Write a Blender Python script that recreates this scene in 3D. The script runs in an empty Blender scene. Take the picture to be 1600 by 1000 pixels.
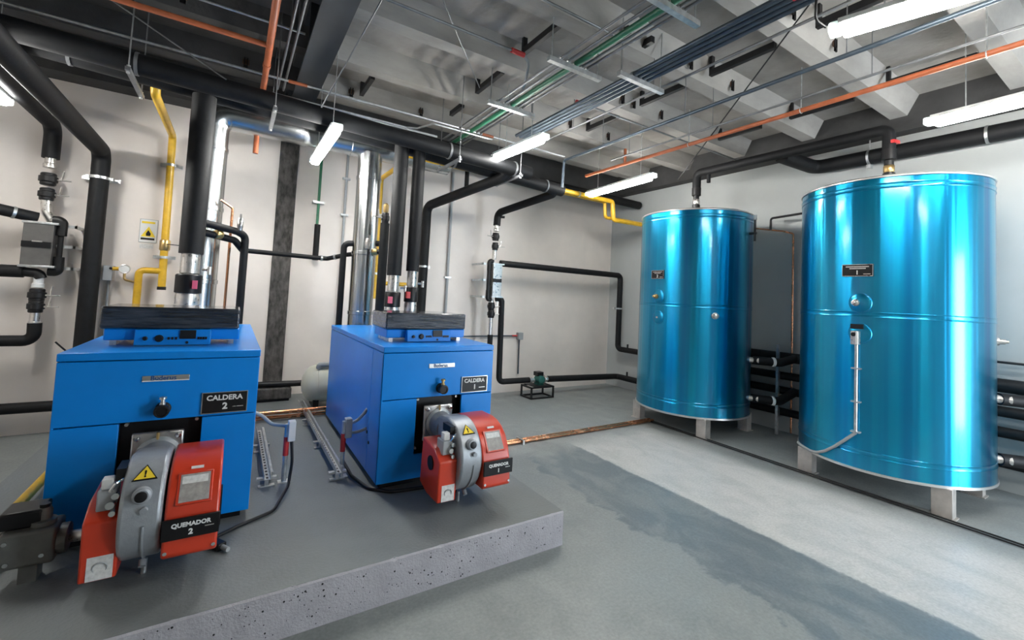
import bpy, math, random
from mathutils import Vector, Matrix
random.seed(7)
PI = math.pi
scene = bpy.context.scene
COL = scene.collection

# ------------------------------------------------------------------ camera
cam_d = bpy.data.cameras.new('camera')
cam = bpy.data.objects.new('camera', cam_d)
COL.objects.link(cam)
scene.camera = cam
F_PX = 683.57
cam_d.sensor_fit = 'HORIZONTAL'
cam_d.sensor_width = 36.0
cam_d.lens = F_PX / 1600.0 * 36.0
cam_d.shift_y = -(500.0 - 429.22) / 1600.0
cam_d.clip_start = 0.02
yaw, pitch, roll = math.radians(32.36), math.radians(2.894), math.radians(-2.845)
fw = Vector((math.sin(yaw) * math.cos(pitch), math.cos(yaw) * math.cos(pitch), math.sin(pitch)))
rt = Vector((math.cos(yaw), -math.sin(yaw), 0))
dn = fw.cross(rt)
c_, s_ = math.cos(roll), math.sin(roll)
right = c_ * rt + s_ * dn
down = -s_ * rt + c_ * dn
m3 = Matrix((right, -down, -fw)).transposed()
cam.matrix_world = Matrix.Translation((0, 0, 1.6)) @ m3.to_4x4()

# ------------------------------------------------------------------ world + exposure
world = bpy.data.worlds.new('sky')
scene.world = world
world.use_nodes = True
bg = world.node_tree.nodes['Background']
bg.inputs[0].default_value = (0.80, 0.90, 1.0, 1)
bg.inputs[1].default_value = 8.0
vs = scene.view_settings
vs.view_transform = 'Standard'
vs.look = 'None'
vs.exposure = 2.05
vs.gamma = 1.0
vs.use_curve_mapping = False
LAMP_W = 26.0          # emission strength of the fluorescent diffusers
DOOR = (5.15, 6.2, 2.55)   # doorway in the wall behind the camera: x0, x1, height
# the doorway the daylight comes through (portal: guides sky light, adds none)
pl = bpy.data.lights.new('doorway_portal', 'AREA')
pl.shape = 'RECTANGLE'
pl.size, pl.size_y = DOOR[1] - DOOR[0], DOOR[2]
pl.cycles.is_portal = True
po = bpy.data.objects.new('doorway_portal', pl)
COL.objects.link(po)
po.location = ((DOOR[0] + DOOR[1]) / 2, -3.0, DOOR[2] / 2)
po.rotation_euler = (PI / 2, 0, 0)

# ------------------------------------------------------------------ materials
def srgb(r, g, b):
    f = lambda v: (v / 255 / 12.92) if v / 255 <= 0.04045 else ((v / 255 + 0.055) / 1.055) ** 2.4
    return (f(r), f(g), f(b))

MATS = {}
def mat(name, col, rough=0.5, metal=0.0, var=0.0, vscale=6.0, stretch=(1, 1, 1), bump=0.0, bscale=40.0,
        emit=None, spec=None, rvar=0.0, col2=None, alpha=None, coat=0.0, detail=5.0):
    if name in MATS:
        return MATS[name]
    m = bpy.data.materials.new(name)
    m.use_nodes = True
    nt = m.node_tree
    N, L = nt.nodes, nt.links
    b = N['Principled BSDF']
    b.inputs['Base Color'].default_value = (*col, 1)
    b.inputs['Roughness'].default_value = rough
    b.inputs['Metallic'].default_value = metal
    if spec is not None:
        b.inputs['Specular IOR Level'].default_value = spec
    if coat:
        b.inputs['Coat Weight'].default_value = coat
        b.inputs['Coat Roughness'].default_value = 0.08
    if emit:
        b.inputs['Emission Color'].default_value = (*emit[0], 1)
        b.inputs['Emission Strength'].default_value = emit[1]
    if alpha is not None:
        b.inputs['Alpha'].default_value = alpha
    if var or bump or rvar or col2:
        tc = N.new('ShaderNodeTexCoord')
        mp = N.new('ShaderNodeMapping')
        mp.inputs['Scale'].default_value = stretch
        L.new(tc.outputs['Object'], mp.inputs['Vector'])
        if var or rvar or col2:
            nz = N.new('ShaderNodeTexNoise')
            nz.inputs['Scale'].default_value = vscale
            nz.inputs['Detail'].default_value = detail
            nz.inputs['Roughness'].default_value = 0.6
            L.new(mp.outputs[0], nz.inputs['Vector'])
            cr = N.new('ShaderNodeValToRGB')
            c2 = col2 if col2 else tuple(min(1, c * (1 + var)) for c in col)
            c1 = col if col2 else tuple(c * (1 - var) for c in col)
            cr.color_ramp.elements[0].position = 0.33
            cr.color_ramp.elements[1].position = 0.67
            cr.color_ramp.elements[0].color = (*c1, 1)
            cr.color_ramp.elements[1].color = (*c2, 1)
            L.new(nz.outputs['Fac'], cr.inputs[0])
            L.new(cr.outputs[0], b.inputs['Base Color'])
            if rvar:
                mr = N.new('ShaderNodeMapRange')
                mr.inputs['From Min'].default_value = 0.3
                mr.inputs['From Max'].default_value = 0.7
                mr.inputs['To Min'].default_value = max(0.02, rough - rvar)
                mr.inputs['To Max'].default_value = min(1, rough + rvar)
                L.new(nz.outputs['Fac'], mr.inputs['Value'])
                L.new(mr.outputs[0], b.inputs['Roughness'])
        if bump:
            n2 = N.new('ShaderNodeTexNoise')
            n2.inputs['Scale'].default_value = bscale
            n2.inputs['Detail'].default_value = 4
            L.new(mp.outputs[0], n2.inputs['Vector'])
            bp = N.new('ShaderNodeBump')
            bp.inputs['Strength'].default_value = bump
            bp.inputs['Distance'].default_value = 0.02
            L.new(n2.outputs['Fac'], bp.inputs['Height'])
            L.new(bp.outputs[0], b.inputs['Normal'])
    MATS[name] = m
    return m

def floor_material():
    m = bpy.data.materials.new('painted_concrete_floor')
    m.use_nodes = True
    nt = m.node_tree
    N, L = nt.nodes, nt.links
    b = N['Principled BSDF']
    tc = N.new('ShaderNodeTexCoord')
    sep = N.new('ShaderNodeSeparateXYZ')
    L.new(tc.outputs['Object'], sep.inputs[0])
    def noise(scale, detail=5, dist=0.0, vec=None):
        n = N.new('ShaderNodeTexNoise')
        n.inputs['Scale'].default_value = scale
        n.inputs['Detail'].default_value = detail
        n.inputs['Roughness'].default_value = 0.62
        n.inputs['Distortion'].default_value = dist
        L.new(vec or tc.outputs['Object'], n.inputs['Vector'])
        return n.outputs['Fac']
    def math_(op, a, bb=None, cl=False):
        n = N.new('ShaderNodeMath')
        n.operation = op
        n.use_clamp = cl
        for i, v in enumerate((a, bb)):
            if v is None:
                continue
            if isinstance(v, (int, float)):
                n.inputs[i].default_value = v
            else:
                L.new(v, n.inputs[i])
        return n.outputs[0]
    def ss(v, lo, hi):
        n = N.new('ShaderNodeMapRange')
        n.interpolation_type = 'SMOOTHSTEP'
        n.inputs['From Min'].default_value = lo
        n.inputs['From Max'].default_value = hi
        L.new(v, n.inputs['Value'])
        return n.outputs[0]
    def mix(f, a, c):
        n = N.new('ShaderNodeMix')
        n.data_type = 'RGBA'
        L.new(f, n.inputs[0])
        for i, v in ((6, a), (7, c)):
            if isinstance(v, tuple):
                n.inputs[i].default_value = (*v, 1)
            else:
                L.new(v, n.inputs[i])
        return n.outputs[2]
    big = noise(0.9, 4, 0.3)
    mid = noise(3.5, 6, 0.4)
    fine = noise(28, 6)
    mp = N.new('ShaderNodeMapping')
    mp.inputs['Scale'].default_value = (2.2, 1.2, 1)
    mp.inputs['Rotation'].default_value = (0, 0, 0.3)
    L.new(tc.outputs['Object'], mp.inputs['Vector'])
    streak = noise(2.2, 6, 0.6, mp.outputs[0])
    base = mix(ss(mid, 0.3, 0.7), FLOOR_A, FLOOR_B)
    base = mix(ss(big, 0.42, 0.62), base, FLOOR_C)
    # strip of older pale paint in front of the tanks, then the dark repainted strip beside it
    wob = math_('MULTIPLY', math_('SUBTRACT', mid, 0.5), 0.55)
    wob2 = math_('MULTIPLY', math_('SUBTRACT', fine, 0.5), 0.05)
    xs = math_('ADD', math_('ADD', sep.outputs[0], wob2), math_('MULTIPLY', wob, 0.15))
    xl = math_('ADD', sep.outputs[0], math_('ADD', wob, wob2))
    y = math_('ADD', sep.outputs[1], wob)
    pale = math_('MULTIPLY', ss(xs, 3.27, 3.31), math_('SUBTRACT', 1, ss(xs, 4.35, 4.75)))
    pale = math_('MULTIPLY', pale, math_('SUBTRACT', 1, ss(y, 3.55, 4.0)))
    pale = math_('MULTIPLY', pale, math_('ADD', 0.62, math_('MULTIPLY', ss(streak, 0.32, 0.62), 0.38)))
    base = mix(pale, base, FLOOR_PALE)
    dark = math_('MULTIPLY', ss(xl, 2.52, 2.58), math_('SUBTRACT', 1, ss(xs, 3.27, 3.31)))
    dark = math_('MULTIPLY', dark, math_('SUBTRACT', 1, ss(y, 3.45, 3.8)))
    dark = math_('MULTIPLY', dark, math_('ADD', 0.5, math_('MULTIPLY', ss(streak, 0.62, 0.40), 0.5)))
    base = mix(dark, base, FLOOR_DARK)
    spots = math_('MULTIPLY', ss(noise(19, 3, 0.8), 0.70, 0.76), ss(big, 0.45, 0.6))
    base = mix(math_('MULTIPLY', spots, 0.6), base, FLOOR_DARK)
    grain = N.new('ShaderNodeMapRange')
    grain.inputs['From Min'].default_value = 0.3
    grain.inputs['From Max'].default_value = 0.7
    grain.inputs['To Min'].default_value = 0.84
    grain.inputs['To Max'].default_value = 1.14
    L.new(noise(55, 6), grain.inputs['Value'])
    gm = N.new('ShaderNodeVectorMath')
    gm.operation = 'SCALE'
    L.new(base, gm.inputs[0])
    L.new(grain.outputs[0], gm.inputs['Scale'])
    L.new(gm.outputs[0], b.inputs['Base Color'])
    rr = N.new('ShaderNodeMapRange')
    rr.inputs['To Min'].default_value = 0.34
    rr.inputs['To Max'].default_value = 0.6
    L.new(streak, rr.inputs['Value'])
    L.new(rr.outputs[0], b.inputs['Roughness'])
    bp = N.new('ShaderNodeBump')
    bp.inputs['Strength'].default_value = 0.12
    bp.inputs['Distance'].default_value = 0.01
    L.new(math_('ADD', mid, math_('MULTIPLY', fine, 0.3)), bp.inputs['Height'])
    L.new(bp.outputs[0], b.inputs['Normal'])
    return m

FLOOR_A, FLOOR_B, FLOOR_C = (0.19, 0.208, 0.206), (0.25, 0.268, 0.263), (0.215, 0.236, 0.236)
FLOOR_PALE, FLOOR_DARK = (0.44, 0.44, 0.425), (0.115, 0.14, 0.155)
M_FLOOR = floor_material()
M_PLINTH = mat('grey_painted_concrete', (0.172, 0.19, 0.192), 0.5, var=0.16, vscale=2.4, bump=0.15, bscale=60, rvar=0.12)
M_PLFACE = mat('pale_grey_plinth_face', (0.36, 0.355, 0.38), 0.6, var=0.10, vscale=7, bump=0.25, bscale=90)
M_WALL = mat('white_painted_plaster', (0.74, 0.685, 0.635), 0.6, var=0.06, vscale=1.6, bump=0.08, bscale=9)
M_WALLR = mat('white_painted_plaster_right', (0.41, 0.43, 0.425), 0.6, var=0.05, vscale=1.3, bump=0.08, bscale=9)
M_CEIL = mat('bare_concrete_ceiling', (0.28, 0.262, 0.24), 0.85, var=0.22, vscale=2.2, bump=0.15, bscale=25)
M_RIB = mat('cast_concrete_rib', (0.31, 0.295, 0.272), 0.8, var=0.2, vscale=3, stretch=(0.4, 1, 1), bump=0.15, bscale=30)
M_RUST = mat('rust_stain', (0.10, 0.055, 0.035), 0.9, var=0.4, vscale=30)
M_COND = mat('dull_grey_conduit', (0.20, 0.205, 0.21), 0.42, metal=0.45, var=0.15, vscale=14)
M_SEPG = mat('grey_brown_separator_shell', (0.10, 0.095, 0.09), 0.5, var=0.12, vscale=12)
M_SHADE = mat('shade_darkened_concrete', (0.05, 0.05, 0.05), 0.85, var=0.3, vscale=2.2, bump=0.15, bscale=25)  # ceiling concrete with the shade of the left bay put into its colour
M_BARE = mat('rough_bare_concrete', (0.035, 0.033, 0.031), 0.9, col2=(0.13, 0.122, 0.115), vscale=9, stretch=(2, 1, 0.9), bump=0.6, bscale=22)
M_STEELB = mat('dark_painted_steel_beam', (0.035, 0.04, 0.046), 0.55, var=0.15, vscale=3)
M_INS = mat('black_foam_insulation', (0.0065, 0.007, 0.008), 0.6, spec=0.3, var=0.25, vscale=14, bump=0.05, bscale=60)
M_BLACK = mat('black_plastic', (0.005, 0.005, 0.006), 0.4, spec=0.35)
M_BLKMET = mat('black_iron', (0.012, 0.012, 0.013), 0.45, metal=0.3, var=0.2, vscale=20)
M_ZINC = mat('galvanised_steel', (0.62, 0.64, 0.64), 0.36, metal=0.9, var=0.18, vscale=24, rvar=0.08)
M_FLUE = mat('polished_flue_steel', (0.50, 0.52, 0.52), 0.26, metal=1.0, var=0.1, vscale=2.0, stretch=(3, 3, 0.1), bump=0.04, bscale=6)
_b = M_FLUE.node_tree.nodes['Principled BSDF']
_tg = M_FLUE.node_tree.nodes.new('ShaderNodeTangent')
_tg.direction_type, _tg.axis = 'RADIAL', 'Z'
M_FLUE.node_tree.links.new(_tg.outputs[0], _b.inputs['Tangent'])
_b.inputs['Anisotropic'].default_value, _b.inputs['Anisotropic Rotation'].default_value = 0.7, 0.25
M_STEEL = mat('brushed_steel', (0.62, 0.60, 0.57), 0.32, metal=0.9, var=0.12, vscale=30, rvar=0.08)
M_CHROME = mat('chrome', (0.85, 0.85, 0.85), 0.12, metal=1.0)
M_CAST = mat('grey_cast_aluminium', (0.33, 0.355, 0.38), 0.38, metal=0.35, var=0.07, vscale=30, bump=0.06, bscale=160)
M_BLUE = mat('boiler_blue_enamel', (0.002, 0.215, 0.68), 0.3, var=0.05, vscale=3, spec=0.3, bump=0.015, bscale=300)
M_BLUEDK = mat('dark_blue_enamel', (0.008, 0.06, 0.2), 0.35)
M_RED = mat('burner_red_enamel', (0.56, 0.042, 0.014), 0.32, var=0.06, vscale=6, coat=0.3)
M_REDTAPE = mat('red_tape', (0.55, 0.03, 0.03), 0.45)
M_PINK = mat('pink_tag', (0.75, 0.12, 0.18), 0.5)
M_YEL = mat('yellow_gas_paint', (0.62, 0.37, 0.02), 0.38, var=0.12, vscale=12)
M_ORG = mat('orange_sprinkler_paint', (0.42, 0.115, 0.045), 0.45, var=0.15, vscale=10)
M_GRN = mat('green_pipe_paint', (0.025, 0.17, 0.085), 0.42, var=0.15, vscale=10)
M_COPPER = mat('copper', (0.66, 0.30, 0.16), 0.25, metal=0.95, var=0.2, vscale=8, rvar=0.08)
M_BRASS = mat('brass', (0.60, 0.42, 0.18), 0.3, metal=0.9, var=0.15, vscale=30)
M_BLUEGREY = mat('blue_grey_conduit', (0.085, 0.11, 0.135), 0.38, metal=0.6, var=0.12, vscale=12)
M_WHITEP = mat('white_plastic', (0.72, 0.73, 0.72), 0.4)
M_GREYP = mat('grey_plastic', (0.33, 0.35, 0.36), 0.45)
M_CREAM = mat('cream_vessel_enamel', (0.60, 0.60, 0.50), 0.35, var=0.05, vscale=5)
M_PAPER = mat('printed_paper', (0.62, 0.62, 0.60), 0.6, var=0.15, vscale=60)
M_YSIGN = mat('yellow_sign', (0.80, 0.58, 0.03), 0.5)
M_GLASSY = mat('smoked_window', (0.36, 0.34, 0.32), 0.12, coat=0.6, var=0.18, vscale=40)
M_CLEAR = mat('clear_polycarbonate', (0.72, 0.82, 0.80), 0.1, alpha=0.45)
M_WRAP = mat('plastic_wrapped_black', (0.004, 0.006, 0.010), 0.14, col2=(0.045, 0.055, 0.07), vscale=6, stretch=(0.8, 1.5, 9),
             bump=0.9, bscale=7, coat=0.6, detail=8)
M_VALVE = mat('grey_gas_valve', (0.12, 0.122, 0.112), 0.45, metal=0.3, var=0.12, vscale=20)
M_TEAL = mat('teal_pump_paint', (0.02, 0.12, 0.10), 0.4)
M_LEG = mat('galvanised_tank_leg', (0.50, 0.47, 0.44), 0.45, metal=0.5, var=0.15, vscale=10)
M_RIM = mat('aluminium_rim', (0.75, 0.75, 0.73), 0.28, metal=0.9)
M_TUBE = mat('lit_fluorescent_diffuser', (0.9, 0.9, 0.9), 0.4, emit=((1.0, 0.985, 0.95), LAMP_W))

def tank_material():
    m = bpy.data.materials.new('blue_film_over_aluminium')
    m.use_nodes = True
    nt = m.node_tree
    N, L = nt.nodes, nt.links
    b = N['Principled BSDF']
    tc = N.new('ShaderNodeTexCoord')
    mp = N.new('ShaderNodeMapping')
    mp.inputs['Scale'].default_value = (1, 1, 0.012)
    L.new(tc.outputs['Object'], mp.inputs['Vector'])
    n1 = N.new('ShaderNodeTexNoise')
    n1.inputs['Scale'].default_value = 4.5
    n1.inputs['Detail'].default_value = 3
    n1.inputs['Roughness'].default_value = 0.55
    L.new(mp.outputs[0], n1.inputs['Vector'])
    n3 = N.new('ShaderNodeTexNoise')
    n3.inputs['Scale'].default_value = 3.0
    n3.inputs['Detail'].default_value = 6
    L.new(tc.outputs['Object'], n3.inputs['Vector'])
    cr = N.new('ShaderNodeValToRGB')  # upright dark and bright bands: stretched reflections painted into the base colour
    cr.color_ramp.elements[0].position = 0.35
    cr.color_ramp.elements[1].position = 0.65
    cr.color_ramp.elements[0].color = (0.003, 0.17, 0.42, 1)
    cr.color_ramp.elements[1].color = (0.004, 0.42, 0.64, 1)
    L.new(n1.outputs['Fac'], cr.inputs[0])
    L.new(cr.outputs[0], b.inputs['Base Color'])
    b.inputs['Metallic'].default_value = 0.92
    mr = N.new('ShaderNodeMapRange')
    mr.inputs['To Min'].default_value = 0.20
    mr.inputs['To Max'].default_value = 0.36
    L.new(n3.outputs['Fac'], mr.inputs['Value'])
    b.inputs['Roughness'].default_value = 0.3
    b.inputs['Anisotropic'].default_value = 0.8
    b.inputs['Anisotropic Rotation'].default_value = 0.25
    tg = N.new('ShaderNodeTangent')
    tg.direction_type = 'RADIAL'
    tg.axis = 'Z'
    L.new(tg.outputs[0], b.inputs['Tangent'])
    b.inputs['Coat Weight'].default_value = 0.55
    b.inputs['Coat Roughness'].default_value = 0.14
    bp = N.new('ShaderNodeBump')
    bp.inputs['Strength'].default_value = 0.5
    bp.inputs['Distance'].default_value = 0.03
    L.new(n1.outputs['Fac'], bp.inputs['Height'])
    L.new(bp.outputs[0], b.inputs['Normal'])
    return m
M_TANK = tank_material()

# ------------------------------------------------------------------ mesh helpers
V = Vector
class MB:
    def __init__(self):
        self.v, self.f = [], []
    def add(self, vs, fs):
        o = len(self.v)
        self.v += [tuple(p) for p in vs]
        self.f += [tuple(i + o for i in f) for f in fs]
        return self
    def box(self, x0, x1, y0, y1, z0, z1):
        vs = [(x0, y0, z0), (x1, y0, z0), (x1, y1, z0), (x0, y1, z0), (x0, y0, z1), (x1, y0, z1), (x1, y1, z1), (x0, y1, z1)]
        return self.add(vs, [(3, 2, 1, 0), (4, 5, 6, 7), (0, 1, 5, 4), (1, 2, 6, 5), (2, 3, 7, 6), (3, 0, 4, 7)])
    def cbox(self, c, s, mtx=None):
        o = len(self.v)
        h = [d / 2 for d in s]
        self.box(-h[0], h[0], -h[1], h[1], -h[2], h[2])
        for i in range(o, o + 8):
            p = V(self.v[i])
            if mtx:
                p = mtx @ p
            self.v[i] = tuple(p + V(c))
        return self
    def beam(self, p0, p1, w, h, up=(0, 0, 1)):
        p0, p1 = V(p0), V(p1)
        d = (p1 - p0).normalized()
        u = V(up)
        if abs(d.dot(u)) > 0.98:
            u = V((1, 0, 0))
        s = d.cross(u).normalized() * (w / 2)
        t = s.cross(d).normalized() * (h / 2)
        vs = [p0 - s - t, p0 + s - t, p0 + s + t, p0 - s + t, p1 - s - t, p1 + s - t, p1 + s + t, p1 - s + t]
        return self.add(vs, [(0, 3, 2, 1), (4, 5, 6, 7), (0, 1, 5, 4), (1, 2, 6, 5), (2, 3, 7, 6), (3, 0, 4, 7)])
    def tube(self, path, r, segs=14, bend=None, caps=True):
        P = [V(p) for p in path]
        bend = r * 1.8 if bend is None else bend
        pts = [P[0]]
        for i in range(1, len(P) - 1):
            a, b, c = P[i - 1], P[i], P[i + 1]
            d0, d1 = (b - a), (c - b)
            l0, l1 = d0.length, d1.length
            d0.normalize(); d1.normalize()
            ang = d0.angle(d1)
            if ang < 0.02:
                pts.append(b); continue
            t = min(bend * math.tan(ang / 2), 0.48 * l0, 0.48 * l1)
            R = t / math.tan(ang / 2)
            n = max(2, int(ang / 0.26) + 1)
            axis = d0.cross(d1).normalized()
            ctr = (b - d0 * t) + axis.cross(d0) * R
            st = (b - d0 * t) - ctr
            for k in range(n + 1):
                pts.append(ctr + Matrix.Rotation(ang * k / n, 3, axis) @ st)
        pts.append(P[-1])
        d = (pts[1] - pts[0]).normalized()
        u = V((0, 0, 1)) if abs(d.z) < 0.9 else V((1, 0, 0))
        s = d.cross(u).normalized()
        rings = []
        for i, p in enumerate(pts):
            if i == 0:
                t = (pts[1] - pts[0]).normalized()
            elif i == len(pts) - 1:
                t = (pts[-1] - pts[-2]).normalized()
            else:
                t = ((pts[i + 1] - p).normalized() + (p - pts[i - 1]).normalized()).normalized()
            s = (s - t * s.dot(t)).normalized()
            w = t.cross(s)
            rings.append([p + (s * math.cos(2 * PI * k / segs) + w * math.sin(2 * PI * k / segs)) * r for k in range(segs)])
        vs = [q for ring in rings for q in ring]
        fs = []
        for i in range(len(rings) - 1):
            for k in range(segs):
                a, b = i * segs + k, i * segs + (k + 1) % segs
                fs.append((a, b, b + segs, a + segs))
        if caps:
            fs.append(tuple(range(segs - 1, -1, -1)))
            n0 = (len(rings) - 1) * segs
            fs.append(tuple(range(n0, n0 + segs)))
        return self.add(vs, fs)
    def cyl(self, p0, p1, r, segs=16):
        return self.tube([p0, p1], r, segs)
    def lathe(self, origin, prof, axis=(0, 0, 1), segs=24):
        """prof: list of (radius, height) along axis"""
        a = V(axis).normalized()
        u = V((1, 0, 0)) if abs(a.x) < 0.9 else V((0, 1, 0))
        s = a.cross(u).normalized(); t = a.cross(s)
        o = V(origin)
        vs, fs = [], []
        for r, h in prof:
            for k in range(segs):
                th = 2 * PI * k / segs
                vs.append(o + a * h + (s * math.cos(th) + t * math.sin(th)) * max(r, 1e-4))
        n = len(prof)
        for i in range(n - 1):
            for k in range(segs):
                p, q = i * segs + k, i * segs + (k + 1) % segs
                fs.append((p, q, q + segs, p + segs))
        fs.append(tuple(range(segs - 1, -1, -1)))
        fs.append(tuple(range((n - 1) * segs, n * segs)))
        return self.add(vs, fs)
    def prism_x(self, prof, x0, x1):
        """prof: polygon of (y, z), extruded along x"""
        n = len(prof)
        vs = [(x0, y, z) for y, z in prof] + [(x1, y, z) for y, z in prof]
        fs = [tuple(range(n)), tuple(range(2 * n - 1, n - 1, -1))]
        for i in range(n):
            j = (i + 1) % n
            fs.append((i, i + n, j + n, j))
        return self.add(vs, fs)
    def prism_y(self, prof, y0, y1):
        n = len(prof)
        vs = [(x, y0, z) for x, z in prof] + [(x, y1, z) for x, z in prof]
        fs = [tuple(range(n - 1, -1, -1)), tuple(range(n, 2 * n))]
        for i in range(n):
            j = (i + 1) % n
            fs.append((i, j, j + n, i + n))
        return self.add(vs, fs)
    def torus(self, c, R, r, axis=(0, 0, 1), segs=32, sub=8):
        a = V(axis).normalized()
        u = V((1, 0, 0)) if abs(a.x) < 0.9 else V((0, 1, 0))
        s = a.cross(u).normalized(); t = a.cross(s); c = V(c)
        vs, fs = [], []
        for i in range(segs):
            th = 2 * PI * i / segs
            d = s * math.cos(th) + t * math.sin(th)
            for j in range(sub):
                ph = 2 * PI * j / sub
                vs.append(c + d * (R + r * math.cos(ph)) + a * (r * math.sin(ph)))
        for i in range(segs):
            for j in range(sub):
                fs.append((i * sub + j, ((i + 1) % segs) * sub + j, ((i + 1) % segs) * sub + (j + 1) % sub, i * sub + (j + 1) % sub))
        return self.add(vs, fs)

def root_of(o):
    while o.parent:
        o = o.parent
    return o

def obj(name, mb, m, parent=None, origin=None, bevel=0.0, smooth=True, bseg=2):
    """mb holds world coordinates; the object's origin is the thing's base point"""
    me = bpy.data.meshes.new(name)
    if parent:
        org = root_of(parent).location.copy()
    elif origin is not None:
        org = V(origin)
    else:
        xs = [p[0] for p in mb.v]; ys = [p[1] for p in mb.v]; zs = [p[2] for p in mb.v]
        org = V(((min(xs) + max(xs)) / 2, (min(ys) + max(ys)) / 2, min(zs)))
    me.from_pydata([tuple(V(p) - org) for p in mb.v], [], mb.f)
    me.materials.append(m)
    me.validate()
    me.update()
    if smooth:
        me.polygons.foreach_set('use_smooth', [True] * len(me.polygons))
        me.set_sharp_from_angle(angle=math.radians(38))
    o = bpy.data.objects.new(name, me)
    COL.objects.link(o)
    if parent:
        o.parent = parent
    else:
        o.location = org
    if bevel:
        bm = o.modifiers.new('bevel', 'BEVEL')
        bm.width = bevel
        bm.segments = bseg
        bm.limit_method = 'ANGLE'
        bm.angle_limit = math.radians(40)
        bm.harden_normals = False
    return o

def tag(o, label, cat, group=None):
    o['label'] = label
    o['category'] = cat
    if group:
        o['group'] = group
    return o

def thing(name, label, cat, loc, group=None):
    o = bpy.data.objects.new(name, None)
    o.empty_display_size = 0.1
    COL.objects.link(o)
    o.location = loc
    return tag(o, label, cat, group)

def struct(name, mb, m, parent=None, **k):
    o = obj(name, mb, m, parent, origin=(0, 0, 0) if not parent else None, **k)
    if not parent:
        o['kind'] = 'structure'
    return o

def text_obj(name, s, size, place, m, parent, align='CENTER', depth=0.0012, bold=0.0):
    """place: function (u, v, w) -> world point; u right, v up, w out of the face"""
    cu = bpy.data.curves.new('lettering', 'FONT')
    cu.body = s
    cu.size = size
    cu.align_x = align
    cu.align_y = 'CENTER'
    cu.extrude = depth
    cu.offset = bold
    cu.resolution_u = 3
    t = bpy.data.objects.new('lettering_source', cu)
    COL.objects.link(t)
    bpy.context.view_layer.update()
    dg = bpy.context.evaluated_depsgraph_get()
    me0 = t.evaluated_get(dg).to_mesh()
    mb = MB()
    mb.add([place(v.co.x, v.co.y, v.co.z + depth) for v in me0.vertices], [tuple(p.vertices) for p in me0.polygons])
    t.evaluated_get(dg).to_mesh_clear()
    bpy.data.objects.remove(t)
    bpy.data.curves.remove(cu)
    return obj(name, mb, m, parent, smooth=False)

def front_at(x, y, z):        # a face that looks towards -Y
    return lambda u, v, w: (x + u, y - w, z + v)
def west_at(x, y, z):         # a face that looks towards -X
    return lambda u, v, w: (x - w, y - u, z + v)

# ------------------------------------------------------------------ the room
X0, X1, Y0, Y1, ZS, ZR = -3.4, 6.28, -3.0, 6.28, 4.00, 3.80
struct('floor', MB().box(X0 - .15, X1 + .15, Y0 - .15, Y1 + .15, -0.15, 0), M_FLOOR)
struct('wall_back', MB().box(X0 - .15, X1 + .15, Y1, Y1 + .15, 0, ZS), M_WALL)
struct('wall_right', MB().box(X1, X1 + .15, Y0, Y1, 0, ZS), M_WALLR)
struct('wall_left', MB().box(X0 - .15, X0, Y0, Y1, 0, ZS), M_WALL)
struct('wall_front', MB().box(X0 - .15, DOOR[0], Y0 - .15, Y0, 0, ZS).box(DOOR[1], X1 + .15, Y0 - .15, Y0, 0, ZS)
       .box(DOOR[0], DOOR[1], Y0 - .15, Y0, DOOR[2], ZS), M_WALLR)
d = struct('door_1', MB().box(DOOR[0] - .06, DOOR[0], Y0 - .17, Y0 + .02, 0, DOOR[2] + .06).box(DOOR[1], DOOR[1] + .06, Y0 - .17, Y0 + .02, 0, DOOR[2] + .06)
       .box(DOOR[0], DOOR[1], Y0 - .17, Y0 + .02, DOOR[2], DOOR[2] + .06), M_GREYP)
ceil = struct('ceiling', MB().box(.485, X1 + .15, Y0 - .15, Y1 + .15, ZS, ZS + .15), M_CEIL)
struct('shaded_bay', MB().box(X0 - .15, .485, Y0 - .15, Y1 + .15, ZS, ZS + .15), M_SHADE, ceil)  # same slab left of the beam, coloured darker to stand in for light falloff
rib_y = []
k = -3
while True:
    yf = 0.035 + 0.905 * k          # far lower edge of the rib
    if yf > Y1 + .1:
        break
    rib_y.append(yf)
    prof = [(yf - .15, ZR), (yf, ZR), (yf + .04, ZS), (yf - .25, ZS)]
    prof = [(min(y, Y1), z) for y, z in prof]
    if yf - .15 > Y0:
        struct('rib', MB().prism_x(prof[::-1], .485, X1), M_RIB, ceil)
        struct('rib', MB().prism_x(prof[::-1], X0, .485), M_SHADE, ceil)
    k += 1
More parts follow.
